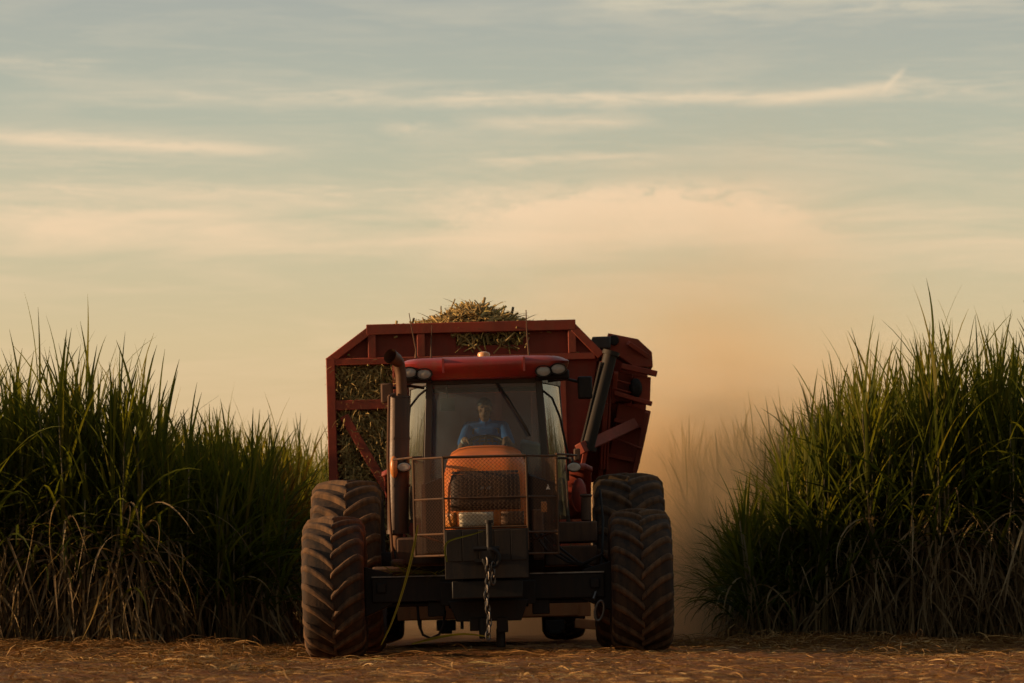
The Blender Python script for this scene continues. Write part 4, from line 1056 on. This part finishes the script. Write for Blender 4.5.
# ------------------------------------------------------------------ dust behind the tractor
def dust():
    mb = MB(); mb.box(-7, 12, 42.8, 110, -.9, 11)
    m, nt, out = mat_base('dust'); b = NB(nt)
    pos = b.n('ShaderNodeNewGeometry').outputs['Position']
    sp = b.n('ShaderNodeSeparateXYZ'); b.link(pos, sp.inputs[0]); x, y, z = sp.outputs
    def gauss(v, c0, sd): 
        t = b.math('DIVIDE', b.math('SUBTRACT', v, c0), sd); return b.math('EXPONENT', b.math('MULTIPLY', b.math('MULTIPLY', t, t), -1.))
    wx = b.math('MULTIPLY', gauss(x, 2.6, 2.8), b.maprange(x, -7, -3.5))
    wx = b.math('MULTIPLY', wx, b.maprange(x, 12, 8))
    ys = b.math('ADD', y, b.math('MULTIPLY', b.math('SUBTRACT', x, 1.75, clamp=True), 5.5))
    wy = b.math('MULTIPLY', b.maprange(ys, 48.2, 52.5), b.maprange(y, 110, 75))
    wz = b.math('ADD', b.math('MULTIPLY', gauss(z, -.3, 2.3), 1.0), b.math('MULTIPLY', gauss(z, 0., 4.6), .075))
    wz = b.math('MULTIPLY', wz, b.maprange(z, 11, 8))
    mp = b.n('ShaderNodeMapping'); mp.inputs['Scale'].default_value = (.42, .16, .55); b.link(pos, mp.inputs[0])
    nz = b.ramp(b.noise(mp.outputs[0], 1., 4, .6, .5), [(.36, .15), (.66, 1.45)])
    d = b.math('MULTIPLY', b.math('MULTIPLY', wx, wy), b.math('MULTIPLY', wz, nz))
    v = b.n('ShaderNodeVolumePrincipled'); v.inputs['Color'].default_value = (.975, .70, .38, 1); v.inputs['Anisotropy'].default_value = .0
    b.link(b.math('MULTIPLY', d, DUST), v.inputs['Density']); b.link(v.outputs[0], out.inputs['Volume'])
    m.cycles.volume_step_rate = 4.0
    o = mb.build('dust_cloud', m)
    tag(o, 'warm tan dust cloud hanging behind the tractor and along the right field', 'dust', kind='stuff')
DUST = .95
dust()

# ------------------------------------------------------------------ world: evening sky with thin cirrus
def world():
    w = bpy.data.worlds.new('World'); S.world = w; w.use_nodes = True
    nt = w.node_tree; nt.nodes.clear(); b = NB(nt)
    out = nt.nodes.new('ShaderNodeOutputWorld'); bg = nt.nodes.new('ShaderNodeBackground')
    sky = nt.nodes.new('ShaderNodeTexSky'); sky.sky_type = 'NISHITA'; sky.sun_disc = False
    sky.sun_elevation = R(SUN_EL); sky.sun_rotation = R(SUN_AZ); sky.air_density = 1.0; sky.dust_density = 3.0; sky.ozone_density = 1.0; sky.altitude = 500
    g = b.n('ShaderNodeTexCoord').outputs['Generated']
    sp = b.n('ShaderNodeSeparateXYZ'); b.link(g, sp.inputs[0]); x, y, z = sp.outputs
    az = b.math('MULTIPLY', b.math('ARCTAN2', x, y), 180 / PI); el = b.math('MULTIPLY', b.math('ARCSINE', z), 180 / PI)
    # evening air: warm low down, pale grey-green above, darker blue overhead (degrees / 90)
    grad = b.ramp(b.math('DIVIDE', el, 90., clamp=True), [(0, (.80, .48, .25)), (2.2 / 90, (.775, .515, .268)), (4.2 / 90, (.745, .565, .31)), (6.2 / 90, (.61, .555, .36)), (8. / 90, (.50, .505, .385)), (9.8 / 90, (.425, .438, .38)), (25 / 90, (.29, .33, .335)), (1, (.20, .235, .28))])
    k = b.n('ShaderNodeVectorMath', operation='SCALE'); b.link(grad, k.inputs[0]); k.inputs['Scale'].default_value = 10.
    base = b.mix(.82, sky.outputs[0], k.outputs[0])
    cv = b.n('ShaderNodeCombineXYZ'); b.setin(cv.inputs[0], b.math('MULTIPLY', az, .16)); b.setin(cv.inputs[1], b.math('MULTIPLY', el, 1.25))
    nz = b.noise(cv.outputs[0], 1.3, 7, .58, .6)
    cv2 = b.n('ShaderNodeCombineXYZ'); b.setin(cv2.inputs[0], b.math('MULTIPLY', az, .8)); b.setin(cv2.inputs[1], b.math('MULTIPLY', el, 2.4)); b.setin(cv2.inputs[2], 3.7)
    nz2 = b.noise(cv2.outputs[0], 1.8, 10, .68, .4)
    cv3 = b.n('ShaderNodeCombineXYZ'); b.setin(cv3.inputs[0], b.math('MULTIPLY', az, .62)); b.setin(cv3.inputs[1], b.math('MULTIPLY', el, 7.)); b.setin(cv3.inputs[2], 9.1)
    nz3 = b.noise(cv3.outputs[0], 1.2, 9, .66, 1.1)
    def pa(px): return (px - 512) / 61.
    def pe(py): return (600 - py) / 61.
    wob = b.math('MULTIPLY', b.math('SUBTRACT', nz2, .5), .55)
    def blob(px, py, rx, ry, slope=0., curve=0., n=nz3, lo=.35, hi=.62, amp=1., wobble=.35):
        u = b.math('SUBTRACT', az, pa(px)); v = b.math('SUBTRACT', b.math('ADD', el, b.math('MULTIPLY', wob, wobble)), pe(py))
        if slope: v = b.math('SUBTRACT', v, b.math('MULTIPLY', u, slope))
        if curve: v = b.math('SUBTRACT', v, b.math('MULTIPLY', b.math('MULTIPLY', u, u), curve))
        q = b.math('ADD', b.math('POWER', b.math('DIVIDE', b.math('ABSOLUTE', u), rx / 61.), 4.), b.math('POWER', b.math('DIVIDE', b.math('ABSOLUTE', v), ry / 61.), 2.))
        m_ = b.math('EXPONENT', b.math('MULTIPLY', q, -1.))
        return b.math('MULTIPLY', b.math('MULTIPLY', m_, b.ramp(n, [(lo + .06, .05), (hi + .04, 1.)])), amp)
    terms = [
        blob(512, 228, 1200, 38, n=nz, lo=.30, hi=.62, amp=.75), blob(600, 208, 170, 24, n=nz2, lo=.36, hi=.58, amp=.9, wobble=1.1), blob(690, 196, 90, 16, n=nz2, lo=.30, hi=.52, amp=.7, wobble=1.),
        blob(200, 196, 330, 9, n=nz3, lo=.3, hi=.6, amp=.6), blob(60, 218, 130, 14, n=nz2, amp=.6),
        blob(640, 103, 270, 6, slope=.004, n=nz3, lo=.2, hi=.5, amp=.75), blob(835, 99, 75, 5, slope=.10, n=nz3, lo=.1, hi=.4, amp=.75, wobble=.1), blob(891, 88, 11, 4, slope=.9, n=nz3, lo=.05, hi=.3, amp=.6, wobble=.1), blob(950, 92, 90, 12, n=nz3, amp=.4),
        blob(120, 149, 170, 8, slope=-.04, n=nz3, lo=.15, hi=.5, amp=.85, wobble=.15), blob(60, 168, 120, 8, slope=-.03, n=nz3, amp=.4),
        blob(555, 126, 80, 7, n=nz3, lo=.2, hi=.5, amp=.55), blob(560, 163, 110, 6, n=nz3, lo=.25, hi=.55, amp=.6), blob(405, 131, 26, 6, n=nz2, amp=.6),
        blob(830, 12, 230, 16, n=nz3, lo=.3, hi=.6, amp=.7), blob(640, 6, 60, 9, n=nz2, amp=.6), blob(40, 74, 60, 6, n=nz3, amp=.45), blob(880, 148, 200, 7, n=nz3, amp=.3), blob(300, 100, 220, 10, n=nz3, amp=.3),
        b.math('MULTIPLY', b.ramp(nz, [(.48, 0.), (.75, 1.)]), .32), b.math('MULTIPLY', b.ramp(nz3, [(.5, 0.), (.8, 1.)]), .16),
    ]
    u = b.math('SUBTRACT', az, pa(640)); v = b.math('SUBTRACT', el, pe(196))
    v = b.math('ADD', b.math('SUBTRACT', v, b.math('MULTIPLY', b.math('SUBTRACT', nz2, .5), .95)), b.math('MULTIPLY', b.math('MULTIPLY', u, u), .06))
    puff = b.math('MULTIPLY', b.maprange(v, .16, -.10), b.math('EXPONENT', b.math('MULTIPLY', b.math('POWER', b.math('ABSOLUTE', v), 2.), -2.4)))
    terms.append(b.math('MULTIPLY', b.math('MULTIPLY', puff, b.math('EXPONENT', b.math('MULTIPLY', b.math('POWER', b.math('ABSOLUTE', u), 4.), -.012))), .95))
    c = terms[0]
    for t in terms[1:]: c = b.math('SUBTRACT', b.math('ADD', c, t), b.math('MULTIPLY', c, t))
    c = b.math('MULTIPLY', c, b.maprange(el, 0.5, 4.))
    ccol = b.n('ShaderNodeVectorMath', operation='SCALE')
    b.link(b.ramp(b.math('DIVIDE', el, 20., clamp=True), [(0, (.82, .55, .30)), (.30, (.92, .66, .42)), (.42, (.84, .67, .46)), (.5, (.66, .60, .44)), (1, (.42, .42, .38))]), ccol.inputs[0]); ccol.inputs['Scale'].default_value = 10.
    colr = b.mix(b.math('MULTIPLY', c, .9, clamp=True), base, ccol.outputs[0])
    sc = b.n('ShaderNodeVectorMath', operation='SCALE'); b.link(colr, sc.inputs[0]); b.link(b.maprange(y, -.7, .6, .62, 1.), sc.inputs['Scale'])
    b.link(sc.outputs[0], bg.inputs[0]); bg.inputs[1].default_value = .084
    b.link(bg.outputs[0], out.inputs[0])
world()
sun = bpy.data.lights.new('sun', 'SUN'); sun.energy = 5.0; sun.angle = R(.6); sun.color = (1., .64, .34)
so = bpy.data.objects.new('sun', sun); COL.objects.link(so)
tosun = Vector((math.sin(R(SUN_AZ)) * math.cos(R(SUN_EL)), math.cos(R(SUN_AZ)) * math.cos(R(SUN_EL)), math.sin(R(SUN_EL))))
so.rotation_euler = tosun.to_track_quat('Z', 'Y').to_euler(); so.location = (-30, 40, 12)

# ------------------------------------------------------------------ camera and render settings
cd = bpy.data.cameras.new('camera'); cam = bpy.data.objects.new('camera', cd); COL.objects.link(cam)
cam.location = (0, 0, CAMH); cam.rotation_euler = (R(90), 0, 0)
cd.sensor_width = 36; cd.lens = 36 * F / 1024; cd.shift_y = (HOR - 341.5) / 1024; cd.clip_end = 5000; cd.clip_start = .5
cd.dof.use_dof = True; cd.dof.focus_distance = 36.2; cd.dof.aperture_fstop = 3.2
S.camera = cam
S.view_settings.view_transform = 'Standard'; S.view_settings.look = 'None'; S.view_settings.exposure = .3; S.view_settings.gamma = 1
cy = S.cycles
cy.max_bounces = 7; cy.diffuse_bounces = 3; cy.glossy_bounces = 3; cy.transmission_bounces = 4; cy.transparent_max_bounces = 12; cy.volume_bounces = 3
cy.use_denoising = True; cy.use_adaptive_sampling = True; cy.adaptive_threshold = .02
cy.volume_max_steps = 128
